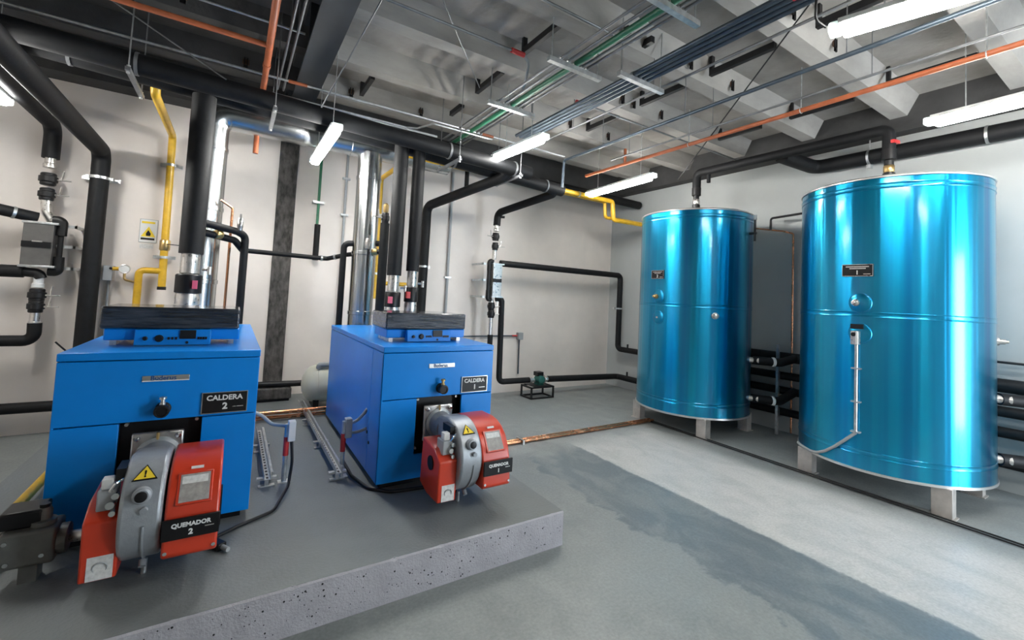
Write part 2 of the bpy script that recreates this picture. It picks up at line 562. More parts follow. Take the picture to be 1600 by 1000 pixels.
# connecting bars and cut lifting hooks cast into the ribs
for (x, ya, yb, z) in ((2.12, 2.78, 3.34, 3.87), (2.14, 3.74, 4.30, 3.87), (2.17, 4.72, 5.05, 3.87), (3.73, 1.90, 2.50, 3.84), (3.76, 2.80, 3.38, 3.86), (3.71, .98, 1.58, 3.84),
                       (2.62, 2.50, 2.66, 3.86), (2.88, 2.48, 2.64, 3.86), (3.80, 3.76, 4.32, 3.86), (5.30, 1.90, 2.52, 3.84), (5.36, 2.88, 3.44, 3.86), (5.2, .98, 1.6, 3.84), (1.1, 4.70, 5.2, 3.87)):
    struct('steel_bar', MB().box(x - .022, x + .022, ya, yb, z - .028, z + .028), M_BLKMET, ceil)
    if yb - ya > .4:
        struct('bar_stop', MB().box(x - .022, x + .022, yb - .03, yb, z + .028, ZS), M_BLKMET, ceil)
for (x, y) in ((3.49, 2.555), (4.17, 2.555), (4.20, 3.46), (3.54, 3.46), (4.22, 4.365), (3.47, 1.65), (4.18, 1.65), (3.72, 3.46), (3.54, 4.365), (1.0, 5.27), (1.85, 5.27), (-.5, 4.365), (-.05, 5.27), (2.9, 1.65)):
    struct('lifting_hook', MB().box(x - .019, x - .009, y - .024, y - .012, 3.82, 3.93).box(x + .009, x + .019, y - .024, y - .012, 3.82, 3.93).box(x - .019, x + .019, y - .024, y - .012, 3.82, 3.85), M_BLKMET, ceil)
    struct('rust_mark', MB().box(x - .03, x + .03, y - .012, y - .006, 3.86, 3.96), M_RUST, ceil)
struct('trim_1', MB().box(6.1, X1, Y0, Y1, 3.64, ZS), M_SHADE)  # edge strips along the wall tops, coloured as concrete in shade
struct('trim_2', MB().box(.6, 6.1, 6.0, Y1, 3.60, ZS).box(X0, .37, 6.0, Y1, 3.60, ZS), M_SHADE)
# unpainted concrete column strip in the back wall, and the dark steel beam under the ceiling
wall_back = bpy.data.objects['wall_back']
struct('bare_column_strip', MB().box(.385, .60, Y1 - .012, Y1 + .05, .2, ZS - .1), M_BARE, wall_back)
bt = thing('steel_beam', 'dark grey steel I-beam running below the concrete ribs towards the back wall', 'beam', (.485, 1.6, 3.55))
obj('flange', MB().box(.375, .595, Y0, Y1, 3.55, 3.575), M_STEELB, bt)
obj('web', MB().box(.475, .495, Y0, Y1, 3.575, 3.972), M_STEELB, bt)
obj('flange', MB().box(.375, .595, Y0, Y1, 3.972, 3.999), M_STEELB, bt)
for yy in (2.0, 3.9, 5.6):
    obj('stiffener', MB().box(.38, .59, yy - .006, yy + .006, 3.575, 3.972), M_STEELB, bt)

# concrete housekeeping plinth below the boilers
PX0, PX1, PY0, PZ = -1.2, 1.925, 2.262, .215
pt = thing('concrete_plinth', 'low grey concrete plinth with pitted front face carrying both blue boilers', 'plinth', (.36, 4.2, 0))
obj('slab_top', MB().box(PX0, PX1, PY0 + .012, Y1 - .004, .16, PZ), M_PLINTH, pt)
# front face built with a slightly irregular, chipped upper arris
mbp = MB()
NX = 170
top, vs, fs = [], [], []
for i in range(NX + 1):
    x = PX0 + (PX1 - PX0) * i / NX
    chip = random.uniform(0, .0018) + (random.uniform(.004, .010) if random.random() < .05 else 0)
    vs += [(x, PY0, 0), (x, PY0, .08), (x, PY0 + random.uniform(0, .002), PZ - chip - .006), (x, PY0 + .008 + chip, PZ + .001)]
for i in range(NX):
    a = i * 4
    for j in range(3):
        fs.append((a + j, a + 4 + j, a + 5 + j, a + 1 + j))
mbp.add(vs, fs)
mbp.box(PX0, PX1, PY0 + .003, Y1 - .004, 0.0, .16)
obj('front_face', mbp, M_PLFACE, pt)
mbp = MB()
for i in range(230):      # small air holes in the cast face
    x = random.uniform(PX0 + .6, PX1 - .02); z = random.uniform(.015, PZ - .02); r = random.choice((.002, .003, .003, .005))
    mbp.lathe((x, PY0 + .0005, z), [(r, 0), (r * .8, .0012)], axis=(0, -1, 0), segs=7)
h = obj('pitting', mbp, M_BLKMET, pt)
h['kind'] = 'stuff'

# ------------------------------------------------------------------ hot water tanks
TR, TZ0, TZ1 = .715, .235, 2.82
def tank(cx, cy, label, number, first):
    t = thing('hot_water_tank', label, 'tank', (cx, cy, 0), 'tall blue hot water tanks')
    obj('shell', MB().lathe((cx, cy, 0), [(TR - .01, TZ0 + .012), (TR, TZ0 + .02), (TR, .40), (TR, TZ1 - .10), (TR, TZ1 - .02), (TR - .01, TZ1 - .012)], segs=128), M_TANK, t)
    obj('top_rim', MB().lathe((cx, cy, 0), [(TR - .03, TZ1 - .016), (TR + .007, TZ1 - .016), (TR + .009, TZ1 - .004), (TR - .002, TZ1 + .006), (.3, TZ1 + .05), (.02, TZ1 + .07)], segs=128), M_RIM, t)
    obj('bottom_rim', MB().lathe((cx, cy, 0), [(.25, TZ0 - .01), (TR - .01, TZ0 - .004), (TR + .009, TZ0 + .002), (TR + .008, TZ0 + .022), (TR - .02, TZ0 + .024)], segs=128), M_RIM, t)
    for z in (.40, 1.60, TZ1 - .09):
        obj('seam_band', MB().lathe((cx, cy, z), [(TR - .004, -.024), (TR + .003, -.024), (TR + .005, -.020), (TR + .002, -.015), (TR + .002, .015), (TR + .005, .020), (TR + .003, .024), (TR - .004, .024)], segs=128), M_TANK, t)
    for sx in (-1, 1):
        for sy in (-1, 1):
            lx, ly = cx + sx * .45, cy + sy * .50
            lg = obj('leg', MB().box(lx - .05, lx + .05, ly - .065, ly + .065, 0.008, TZ0 + .005), M_LEG, t, bevel=.004)
            obj('foot_plate', MB().box(lx - .065, lx + .065, ly - .08, ly + .08, 0, .008), M_LEG, lg)
    xf = cx - TR
    # engraved plate
    w = .115 if first else .095
    y0 = cy if first else cy + .03
    pz_ = 1.99 if first else 1.985
    pw = obj('number_plate', MB().box(xf - .012, xf + .03, y0 - w, y0 + w, pz_ - .055, pz_ + .055), M_BLACK, t, bevel=.002)
    obj('plate_border', MB().box(xf - .0135, xf - .011, y0 - w, y0 + w, pz_ + .049, pz_ + .053).box(xf - .0135, xf - .011, y0 - w, y0 + w, pz_ - .053, pz_ - .049)
        .box(xf - .0135, xf - .011, y0 - w, y0 - w + .003, pz_ - .05, pz_ + .05).box(xf - .0135, xf - .011, y0 + w - .003, y0 + w, pz_ - .05, pz_ + .05), M_STEEL, pw)
    obj('engraved_lines', MB().box(xf - .0135, xf - .011, y0 - w * .75, y0 + w * .75, pz_ + .028, pz_ + .036).box(xf - .0135, xf - .011, y0 - w * .55, y0 + w * .5, pz_ + .012, pz_ + .020)
        .box(xf - .0135, xf - .011, y0 - w * .85, y0 - w * .4, pz_ - .036, pz_ - .031), M_STEEL, pw)
    text_obj('digit', number, .052, west_at(xf - .012, y0, pz_ - .022), M_WHITEP, pw, bold=.001)
    # round access patches with thermowells
    for q, z in enumerate((1.70, 1.43)):
        pa = obj('round_patch', MB().lathe((xf + .012, y0 - .02, z), [(.085, -.0), (.085, .013), (.079, .0175), (.02, .0175)], axis=(-1, 0, 0), segs=36), M_TANK, t)
        obj('patch_bead', MB().torus((xf - .002, y0 - .02, z), .085, .0035, axis=(1, 0, 0), segs=40, sub=6), M_TANK, pa)
        if q == 0:
            obj('thermowell', MB().lathe((xf - .003, y0 + .01, z), [(.03, 0), (.03, .018), (.02, .02), (.02, .05), (.012, .052), (.012, .07)], axis=(-1, 0, 0), segs=14), M_BRASS if not first else M_STEEL, pa)
        elif not first:
            obj('plug', MB().lathe((xf - .003, y0 - .01, z), [(.012, 0), (.012, .012)], axis=(-1, 0, 0), segs=10), M_STEEL, pa)
    # top nozzle
    nz = obj('top_nozzle', MB().cyl((cx, cy, TZ1 + .04), (cx, cy, TZ1 + .14), .045), M_BLKMET, t)
    # thermometer near the camera-facing right flank
    a = math.radians(235)
    tx, ty = cx + TR * math.cos(a), cy + TR * math.sin(a)
    if not first:
        nn = (math.cos(a), math.sin(a), 0)
        obj('side_gauge', MB().lathe((tx, ty, 1.49), [(.04, 0), (.04, .02), (.012, .022), (.012, .045), (.028, .046), (.03, .062), (.02, .066)], axis=nn, segs=20), M_STEEL, t)
    # relief stub at the top of the far flank
    ry, dr_ = (cy + TR, 1) if first else (cy - TR, -1)
    rv = obj('relief_valve', MB().cyl((cx + .1, ry - dr_ * .01, 2.55), (cx + .1, ry + dr_ * .08, 2.55), .016), M_BLKMET, t)
    obj('stem', MB().cyl((cx + .1, ry + dr_ * .06, 2.45), (cx + .1, ry + dr_ * .06, 2.72), .013), M_BLKMET, rv)
    obj('cap', MB().cyl((cx + .1, ry + dr_ * .06, 2.72), (cx + .1, ry + dr_ * .06, 2.78), .022), M_GREYP, rv)
    return t, xf, y0
t1, xf, yy0 = tank(5.42, 1.645, 'tall blue cylindrical tank plated 1, the nearer one beside the right wall', '1', True)
# thermostat box, its tag and the conduit down the face of tank 1
tb = obj('thermostat', MB().box(xf - .062, xf - .004, yy0 - .028, yy0 + .03, 1.33, 1.45), M_STEEL, t1, bevel=.006)
obj('dial', MB().lathe((xf - .062, yy0 + .006, 1.42), [(.018, 0), (.018, .006)], axis=(-1, 0, 0), segs=16), M_BLACK, tb)
obj('cover', MB().box(xf - .066, xf - .061, yy0 - .028, yy0 - .012, 1.335, 1.448), M_WHITEP, tb)
obj('tag', MB().box(xf - .018, xf + .02, yy0 - .05, yy0 + .045, 1.47, 1.51), M_BLACK, tb)
cd = obj('conduit', MB().cyl((xf - .025, yy0 - .004, .56), (xf - .025, yy0 - .004, 1.34), .013, 12), M_ZINC, t1)
for z in (.57, .83, 1.12):
    obj('clip', MB().box(xf - .042, xf + .005, yy0 - .038, yy0 + .03, z - .006, z + .006), M_ZINC, cd)
pth = [(xf - .025, yy0 - .004, .56)]
for i in range(1, 9):
    th = PI + i * .115
    rr = TR + .02 - .0 * i
    pth.append((5.42 + rr * math.cos(-th), 1.645 + rr * math.sin(-th) + 0.0, .56 - .30 * math.sin(min(1, i / 5) * PI / 2)))
obj('flexible_conduit', MB().tube(pth, .013, 10, bend=.12), M_GREYP, cd)
# side connections of tank 1 towards the right of the picture
ax = math.radians(293)
for z, r in ((1.42, .022),):
    n = (math.cos(ax), math.sin(ax), 0)
    obj('drain_plug', MB().lathe((5.42 + TR * n[0], 1.645 + TR * n[1], z), [(r * 1.6, 0), (r * 1.6, .03), (r, .032), (r, .07), (r * .6, .072), (r * .6, .09)], axis=n, segs=16), M_STEEL, t1)
t2, xf2, yb0 = tank(5.38, 3.77, 'tall blue cylindrical tank plated 2, farther one standing towards the corner', '2', False)

# ------------------------------------------------------------------ boilers
BY = 3.06
def boiler(cx, label, number):
    t = thing('boiler', label, 'boiler', (cx, BY, PZ), 'blue floor-standing boilers')
    z0, z1, yb = .262, 1.205, 5.0
    W = .441
    obj('base_frame', MB().box(cx - W + .04, cx + W - .04, BY + .05, yb - .03, PZ, z0), M_BLACK, t)
    obj('casing_core', MB().box(cx - W + .01, cx + W - .01, BY + .10, yb - .01, z0, z1 - .02), M_BLACK, t)
    for s in (-1, 1):
        xa, xb = (cx - W, cx - W + .012) if s < 0 else (cx + W - .012, cx + W)
        sp = obj('side_panel', MB().box(xa, xb, BY + .28, yb, z0, z1 - .045), M_BLUE, t, bevel=.003)
        obj('side_panel_front', MB().box(xa, xb, BY + .001, BY + .276, z0, z1 - .045), M_BLUE, t, bevel=.003)
        xo = xa - .004 if s < 0 else xb
        for zz in (.50, .56):
            obj('panel_screw', MB().lathe((xo + (.004 if s < 0 else 0), BY + .24 + (zz - .5), zz - .02), [(.012, 0), (.012, .005)], axis=(s, 0, 0), segs=10), M_BLACK, sp)
    obj('rear_panel', MB().box(cx - W, cx + W, yb - .012, yb, z0, z1 - .045), M_BLUE, t)
    obj('top_cover', MB().box(cx - W - .002, cx + W + .002, BY - .002, yb + .002, z1 - .041, z1), M_BLUE, t, bevel=.005)
    # front: upper panel over the burner opening, side strips and the lower sill
    ox0, ox1, oz0, oz1 = cx - .182, cx + .176, .43, .832
    obj('upper_front_panel', MB().box(cx - W, cx + W, BY, BY + .02, oz1 + .002, z1 - .045), M_BLUE, t, bevel=.004)
    obj('lower_front_panel', MB().prism_y([(cx - W, z0), (cx + W, z0), (cx + W, oz1 - .003), (ox1, oz1 - .003), (ox1, oz0), (ox0, oz0), (ox0, oz1 - .003), (cx - W, oz1 - .003)], BY, BY + .02), M_BLUE, t, bevel=.003)
    # reveal of the opening and boiler door behind it
    obj('opening_lining', MB().box(ox0 - .01, ox0, BY + .02, BY + .12, oz0, oz1).box(ox1, ox1 + .01, BY + .02, BY + .12, oz0, oz1)
        .box(ox0, ox1, BY + .02, BY + .12, oz0 - .01, oz0).box(ox0, ox1, BY + .02, BY + .12, oz1, oz1 + .01), M_BLACK, t)
    dr = obj('boiler_door', MB().box(ox0 - .005, ox1 + .005, BY + .07, BY + .11, oz0 - .005, oz1 + .005), M_BLACK, t)
    for bx, bz in ((ox0 + .025, oz1 - .02), (ox1 - .025, oz1 - .02), (ox0 + .025, oz0 + .03), (ox1 - .025, oz0 + .03)):
        obj('stud', MB().cyl((bx, BY + .08, bz), (bx, BY + .04, bz), .009, 8), M_STEEL, dr)
    # maker's name strip
    npl = obj('name_strip', MB().box(cx - .103, cx + .103, BY - .006, BY, 1.047, 1.077), M_CHROME if number == '2' else M_RIM, t, bevel=.001)
    text_obj('lettering', 'Buderus', .034, front_at(cx - .012, BY - .006, 1.0625), M_BLUEDK, npl, bold=.0006)
    obj('underline', MB().box(cx - .103, cx + .103, BY - .0085, BY - .006, 1.046, 1.051), M_WHITEP, npl)
    # black sign
    sg = obj('sign_plate', MB().box(cx + .172, cx + .388, BY - .008, BY, .851, .964), M_BLACK, t)
    obj('sign_edge', MB().box(cx + .168, cx + .392, BY - .010, BY - .002, .964, .968).box(cx + .168, cx + .392, BY - .010, BY - .002, .847, .851)
        .box(cx + .168, cx + .172, BY - .010, BY - .002, .851, .964).box(cx + .388, cx + .392, BY - .010, BY - .002, .851, .964), M_CHROME, sg)
    text_obj('lettering', 'CALDERA', .040, front_at(cx + .278, BY - .008, .934), M_WHITEP, sg, bold=.0012)
    text_obj('digit', number, .050, front_at(cx + .281, BY - .008, .885), M_WHITEP, sg, bold=.0018)
    obj('small_print', MB().box(cx + .318, cx + .372, BY - .0092, BY - .008, .878, .882), M_STEEL, sg)
    # inspection sight glass with its air nipple
    sgx = cx - .003
    kn = obj('sight_glass', MB().lathe((sgx, BY, .895), [(.036, 0), (.036, .014), (.029, .016), (.029, .055), (.034, .056), (.034, .072), (.026, .073), (.024, .066)], axis=(0, -1, 0), segs=28), M_BLKMET, t)
    obj('glass', MB().lathe((sgx, BY - .065, .895), [(.025, 0), (.025, .002)], axis=(0, -1, 0), segs=20), M_BLACK, kn)
    obj('nipple', MB().lathe((sgx, BY - .045, .92), [(.014, 0), (.014, .02), (.010, .021), (.010, .035), (.017, .036), (.017, .047), (.009, .05)], segs=14), M_BRASS if number == '1' else M_STEEL, kn)
    # control unit on top
    cu = obj('control_tray', MB().box(cx - .335, cx + .33, 3.38, 3.72, z1 + .03, 1.302), M_BLUE, t, bevel=.006)
    for fx in (-.31, .27):
        obj('tray_foot', MB().box(cx + fx, cx + fx + .03, 3.40, 3.70, z1, z1 + .03), M_STEEL, cu)
    cp = obj('control_panel', MB().prism_x([(3.315, z1 + .005), (3.38, z1 + .005), (3.38, 1.302), (3.33, 1.302)], cx - .19, cx + .178), M_BLUE, t, bevel=.004)
    for kx, r in ((-.14, .010), (-.075, .017)):
        obj('dial', MB().lathe((cx + kx, 3.322, 1.25), [(r * 1.25, 0), (r * 1.25, .004), (r, .005), (r * .9, .018)], axis=(0, -1, 0), segs=18), M_BLACK, cp)
    for kx in (-.03, -.012, .006, .115, .128, .141, .154):
        obj('switch', MB().box(cx + kx - .005, cx + kx + .005, 3.315, 3.325, 1.243, 1.258), M_BLACK, cp)
    obj('recess', MB().box(cx + .022, cx + .102, 3.316, 3.34, 1.247, 1.299), M_BLACK, cp)
    obj('key_switch', MB().lathe((cx + .06, 3.318, 1.225), [(.008, 0), (.008, .005)], axis=(0, -1, 0), segs=10), M_BLACK, cp)
    wr = obj('wrapped_controller', MB().box(cx - .352, cx + .325, 3.355, 3.76, 1.303, 1.432), M_WRAP, t, bevel=.012, bseg=3)
    return t
boiler(-.275, 'blue boiler signed CALDERA 2, the nearer one on the left', '2')
boiler(1.358, 'blue boiler signed CALDERA 1, in the middle of the picture', '1')

# ------------------------------------------------------------------ burners
def burner(cx, label, number):
    t = thing('burner', label, 'burner', (cx, 2.75, .28), 'red and grey forced-air gas burners')
    fl = obj('mounting_flange', MB().box(cx - .125, cx + .10, 3.045, 3.07, .52, .775), M_STEEL, t, bevel=.008)
    for bx, bz in ((-.10, .75), (.075, .75), (-.10, .545), (.075, .545)):
        obj('bolt', MB().lathe((cx + bx, 3.045, bz), [(.015, 0), (.015, .012), (.008, .013), (.008, .03)], axis=(0, -1, 0), segs=8), M_CHROME, fl)
    obj('hinge_pin', MB().cyl((cx - .012, 3.03, .735), (cx - .012, 3.03, .775), .007, 10), M_BRASS, fl)
    obj('neck', MB().lathe((cx - .005, 3.05, .645), [(.105, 0), (.105, .02), (.088, .03), (.084, .16)], axis=(0, -1, 0), segs=36), M_CAST, t)
    # snail-shaped fan housing, its axis across the burner
    yc, zc, R = 2.735, .525, .24
    prof = [(2.94, .715), (2.88, .745)]
    for i in range(0, 25):
        th = math.radians(72 + i * (262 - 72) / 24)
        rr = R * (1.0 - .06 * i / 24)
        prof.append((yc + rr * math.cos(th), zc + rr * math.sin(th)))
    prof += [(2.84, .33), (2.91, .45), (2.94, .56)]
    fh = obj('fan_housing', MB().prism_x(prof, cx - .078, cx + .074), M_CAST, t, bevel=.016, bseg=3)
    # raised split rib along the housing and its lower screw pipe
    rp = []
    for i in range(16):
        th = math.radians(182 + i * (250 - 182) / 15)
        rr = R * (1.0 - .06 * (th - math.radians(72)) / math.radians(190)) + .002
        rp.append((cx + .012, yc + rr * math.cos(th), zc + rr * math.sin(th)))
    obj('split_rib', MB().tube(rp, .006, 8, bend=.02), M_CAST, fh)
    obj('screw_boss', MB().cyl((cx + .012, 2.51, .585), (cx + .012, 2.49, .585), .014, 12).cyl((cx + .012, 2.62, .315), (cx + .012, 2.60, .295), .014, 12), M_CAST, fh)
    pt_ = obj('viewing_port', MB().lathe((cx - .002, 2.535, .642), [(.036, 0), (.034, .025), (.027, .03), (.027, .038)], axis=(0, -1, .12), segs=24), M_CAST, fh)
    obj('port_plug', MB().lathe((cx - .002, 2.535 - .037, .642 + .0045), [(.0225, 0), (.0225, .004), (.016, .006)], axis=(0, -1, .12), segs=20), M_BLACK, pt_)
    # warning triangle on the curved upper front
    th = math.radians(128)
    n = V((0, math.cos(th), math.sin(th))); up = V((0, -math.sin(th) * -1, math.cos(th) * -1))
    up = V((0, math.sin(th), -math.cos(th)))
    c0 = V((cx - .002, yc, zc)) + n * (R * .984)
    def tri(sz, off):
        b = [c0 + n * off + V((1, 0, 0)) * (sz * sx_) + up * (sz * sy_) for sx_, sy_ in ((-1, -.62), (1, -.62), (0, 1.05))]
        return MB().add(b + [p - n * .004 for p in b], [(0, 1, 2), (5, 4, 3), (0, 3, 4, 1), (1, 4, 5, 2), (2, 5, 3, 0)])
    wt = obj('warning_triangle', tri(.046, .0035), M_BLACK, fh)
    obj('yellow_field', tri(.038, .005), M_YSIGN, wt)
    text_obj('mark', '!', .045, lambda u, v, w: c0 + n * (.0052 + w) + V((1, 0, 0)) * u + up * (v - .002), M_BLACK, wt, bold=.001)
    # red control cover
    cprof = [(2.93, .735), (2.77, .738), (2.70, .728), (2.64, .703), (2.585, .66), (2.545, .60), (2.52, .53), (2.506, .45), (2.50, .362), (2.515, .345), (2.93, .345)]
    rc = obj('red_cover', MB().prism_x(cprof, cx + .083, cx + .292), M_RED, t, bevel=.011, bseg=3)
    a, b = V((0, 2.618, .694)), V((0, 2.532, .566))
    dv = (b - a); nn = V((0, -(-dv.z), -dv.y)).normalized()
    nn = V((0, dv.z, -dv.y)).normalized()
    if nn.y > 0: nn = -nn
    def slab(x0_, x1_, s0, s1, off, th_):
        p = [V((x0_, 0, 0)) + a + dv * s0, V((x1_, 0, 0)) + a + dv * s0, V((x1_, 0, 0)) + a + dv * s1, V((x0_, 0, 0)) + a + dv * s1]
        q = [v + nn * off for v in p] + [v + nn * (off - th_) for v in p]
        return MB().add(q, [(3, 2, 1, 0), (4, 5, 6, 7), (0, 1, 5, 4), (1, 2, 6, 5), (2, 3, 7, 6), (3, 0, 4, 7)])
    fr = obj('window_frame', slab(cx + .118, cx + .258, .08, 1.0, .012, .03), M_RED, rc, bevel=.004)
    obj('window', slab(cx + .13, cx + .246, .14, .94, .0135, .004), M_GLASSY, rc)
    obj('window_print', slab(cx + .137, cx + .237, .20, .42, .0145, .002), M_PAPER, rc)
    obj('cover_logo', slab(cx + .165, cx + .215, -.10, -.02, .004, .006), M_WHITEP, rc)
    lb = obj('label_plate', MB().box(cx + .080, cx + .296, 2.486, 2.498, .435, .527), M_BLACK, rc, bevel=.002)
    text_obj('lettering', 'QUEMADOR', .026, front_at(cx + .188, 2.486, .497), M_WHITEP, lb, bold=.001)
    text_obj('digit', number, .033, front_at(cx + .188, 2.486, .462), M_WHITEP, lb, bold=.0014)
    obj('small_print', MB().box(cx + .24, cx + .275, 2.4848, 2.486, .474, .478), M_STEEL, lb)
    obj('cover_screw', MB().lathe((cx + .278, 2.502, .378), [(.008, 0), (.008, .006)], axis=(0, -1, 0), segs=10).lathe((cx + .098, 2.502, .378), [(.008, 0), (.008, .006)], axis=(0, -1, 0), segs=10), M_CHROME, rc)
    obj('motor', MB().lathe((cx + .292, 2.70, .47), [(.095, 0), (.095, .008)], axis=(1, 0, 0), segs=24).lathe((cx + .10, 2.74, .42), [(.12, 0), (.12, .16), (.1, .17)], axis=(1, 0, 0), segs=32), M_BLACK, t)
    # red air intake box, lower left
    ib = obj('air_intake_box', MB().prism_x([(2.572, .288), (2.565, .54), (2.66, .60), (2.86, .62), (2.88, .32), (2.75, .285)], cx - .198, cx - .072), M_RED, t, bevel=.009, bseg=3)
    obj('intake_sticker', MB().box(cx - .172, cx - .085, 2.568, 2.5735, .295, .395), M_PAPER, ib)
    obj('sticker_figure', MB().torus((cx - .128, 2.5678, .345), .024, .003, axis=(0, 1, .2), segs=16, sub=5), M_GREYP, ib)
    obj('side_port', MB().lathe((cx - .199, 2.70, .50), [(.045, 0), (.045, .006)], axis=(-1, 0, 0), segs=24), M_BLACK, ib)
    # pressure switch and gas solenoid above the intake
    ac = obj('gas_solenoid', MB().box(cx - .165, cx - .10, 2.60, 2.70, .57, .66), M_GREYP, t, bevel=.006)
    obj('solenoid_cap', MB().box(cx - .155, cx - .115, 2.61, 2.66, .66, .705), M_WHITEP, ac, bevel=.004)
    obj('pressure_port', MB().cyl((cx - .115, 2.60, .60), (cx - .115, 2.575, .60), .016, 12).cyl((cx - .10, 2.60, .635), (cx - .10, 2.58, .635), .014, 12)
        .cyl((cx - .105, 2.60, .565), (cx - .105, 2.57, .565), .012, 12), M_CHROME, ac)
    obj('servo', MB().box(cx - .11, cx - .076, 2.62, 2.74, .69, .74), M_BLACK, ac)
    obj('hose', MB().tube([(cx - .08, 2.60, .70), (cx - .10, 2.57, .70), (cx - .12, 2.58, .66)], .006, 8, bend=.02), M_CHROME, ac)
    obj('base_foot', MB().cyl((cx + .01, 2.70, .28), (cx + .01, 2.70, PZ + .0), .012, 10), M_ZINC, t)
    return t
burner(-.275, 'red and grey burner labelled QUEMADOR 2 on the nearer boiler', '2')
burner(1.358, 'red and grey burner labelled QUEMADOR 1 on the middle boiler', '1')

# ------------------------------------------------------------------ pipework helpers
def run(name, label, cat, path, r, m, bend=None, segs=14, group=None):
    """a pipe that is one mesh"""
    return tag(obj(name, MB().tube(path, r, segs, bend), m), label, cat, group)
def pipe(name, label, cat, path, r, m, part='insulation', bend=None, segs=16, group=None):
    p = path[0]
    z = min(q[2] for q in path)
    t = thing(name, label, cat, (p[0], p[1], z), group)
    obj(part, MB().tube(path, r, segs, bend), m, t)
    return t
def strap(t, p, r, axis=(0, 0, 1), m=None, w=.022):
    mb = MB().lathe(V(p) - V(axis).normalized() * w / 2, [(r + .001, 0), (r + .007, 0), (r + .007, w), (r + .001, w)], axis=axis, segs=20)
    return obj('strap', mb, m or M_ZINC, t)
def wall_clamp(t, x, y, z, r, half=.11):
    """strut channel behind a riser with a clamp band round it"""
    c = obj('clamp', MB().box(x - half, x + half, y + r, min(y + r + .035, Y1 - .002), z - .018, z + .018), M_ZINC, t)
    obj('clamp_band', MB().lathe((x, y, z - .014), [(r + .001, 0), (r + .008, 0), (r + .008, .028), (r + .001, .028)], segs=18)
        .box(x - r - .03, x - r - .004, y - .012, y + .012, z - .014, z + .014).box(x + r + .004, x + r + .03, y - .012, y + .012, z - .014, z + .014), M_ZINC, c)
    return c
def ball_valve(t, p, r, lever=(1, 0, 0), m=None):
    x, y, z = p
    v = obj('valve', MB().lathe((x, y, z - .06), [(r * 1.1, 0), (r * 1.25, .008), (r * 1.25, .03), (r * 1.5, .036), (r * 1.5, .084), (r * 1.25, .09), (r * 1.25, .112), (r * 1.1, .12)], segs=18), m or M_BLKMET, t)
    l = V(lever).normalized()
    a = V(p) + l * (r * 1.4)
    obj('lever', MB().cyl(a, a + l * .04, .010, 10).beam(a + l * .035, a + l * .035 + V((0, 0, .09)) + l * .012, .018, .007, up=l).cyl(a + l * .03, a + l * .11, .006, 8), M_STEEL, v)
    return v
def flange(t, p, r, axis=(0, 0, 1), n=6, m=None, th=.022):
    f = obj('flange', MB().lathe(V(p) - V(axis) * th / 2, [(r, 0), (r, th)], axis=axis, segs=24), m or M_STEEL, t)
    return f

# ------------------------------------------------------------------ headers under the ceiling
HL = 'black insulated header pipe'
H = pipe('header_pipe', 'thick black insulated header hung highest in front, ending above the middle wall', 'pipe', [(X0 + .02, 4.42, 3.36), (2.98, 4.42, 3.13)], .082, M_INS)
for x in (-1.75, -.75, 1.9, 2.75):
    strap(H, (x, 4.42, 3.36 - .036 * (x + 3.38)), .082, (1, 0, 0), M_COND)
H = pipe('header_pipe', 'long black insulated header running behind the front one to the yellow gas pipe', 'pipe', [(X0 + .02, 4.72, 3.42), (3.74, 4.72, 3.10)], .08, M_INS)
for x in (-1.2, .2, 2.1, 3.45):
    strap(H, (x, 4.72, 3.42 - .32 * (x + 3.38) / 7.12), .08, (1, 0, 0), M_COND)
H = pipe('header_pipe', 'black insulated header tucked against the shiny flue duct', 'pipe', [(X0 + .02, 4.97, 3.46), (2.3, 4.97, 3.42)], .06, M_INS)
strap(H, (-.9, 4.97, 3.444), .06, (1, 0, 0), M_COND); strap(H, (1.2, 4.97, 3.43), .06, (1, 0, 0), M_COND)
H = pipe('wall_header', 'dark insulated pipe high in the far corner above the back wall', 'pipe', [(3.95, 5.55, 3.42), (6.22, 5.55, 3.40)], .07, M_INS)
strap(H, (5.0, 5.55, 3.41), .07, (1, 0, 0))
H = pipe('ledge_pipe', 'grey lagged pipe running along the top of the back wall', 'pipe', [(2.6, 5.9, 3.50), (6.24, 5.9, 3.50)], .05, M_GREYP, part='lagging')
strap(H, (4.4, 5.9, 3.50), .05, (1, 0, 0))
# trapeze strut hangers that carry the headers
for i, (x, lab) in enumerate(((-1.75, 'strut hanger under the headers at the left edge of the picture'), (-.78, 'strut hanger under the headers left of the big black riser'),
                              (.2, 'strut hanger under the headers beside the orange riser'), (1.98, 'strut hanger under the headers right of the twin risers'), (2.78, 'strut hanger at the end of the front header'))):
    t = thing('header_hanger', lab, 'hanger', (x, 4.6, 3.09), 'strut hangers carrying the black headers')
    zz = 3.245 - .036 * (x + 3.38) + (.0 if x > -1 else .0)
    obj('strut', MB().box(x - .016, x + .016, 4.28, 4.90, zz, zz + .028), M_COND, t)
    for y in (4.31, 4.855):
        obj('threaded_rod', MB().cyl((x, y, zz), (x, y, ZS), .005, 8), M_COND, t)
        obj('nut', MB().lathe((x, y, zz + .035), [(.013, 0), (.013, .012)], segs=6).lathe((x, y, zz - .014), [(.013, 0), (.013, .012)], segs=6), M_ZINC, t)

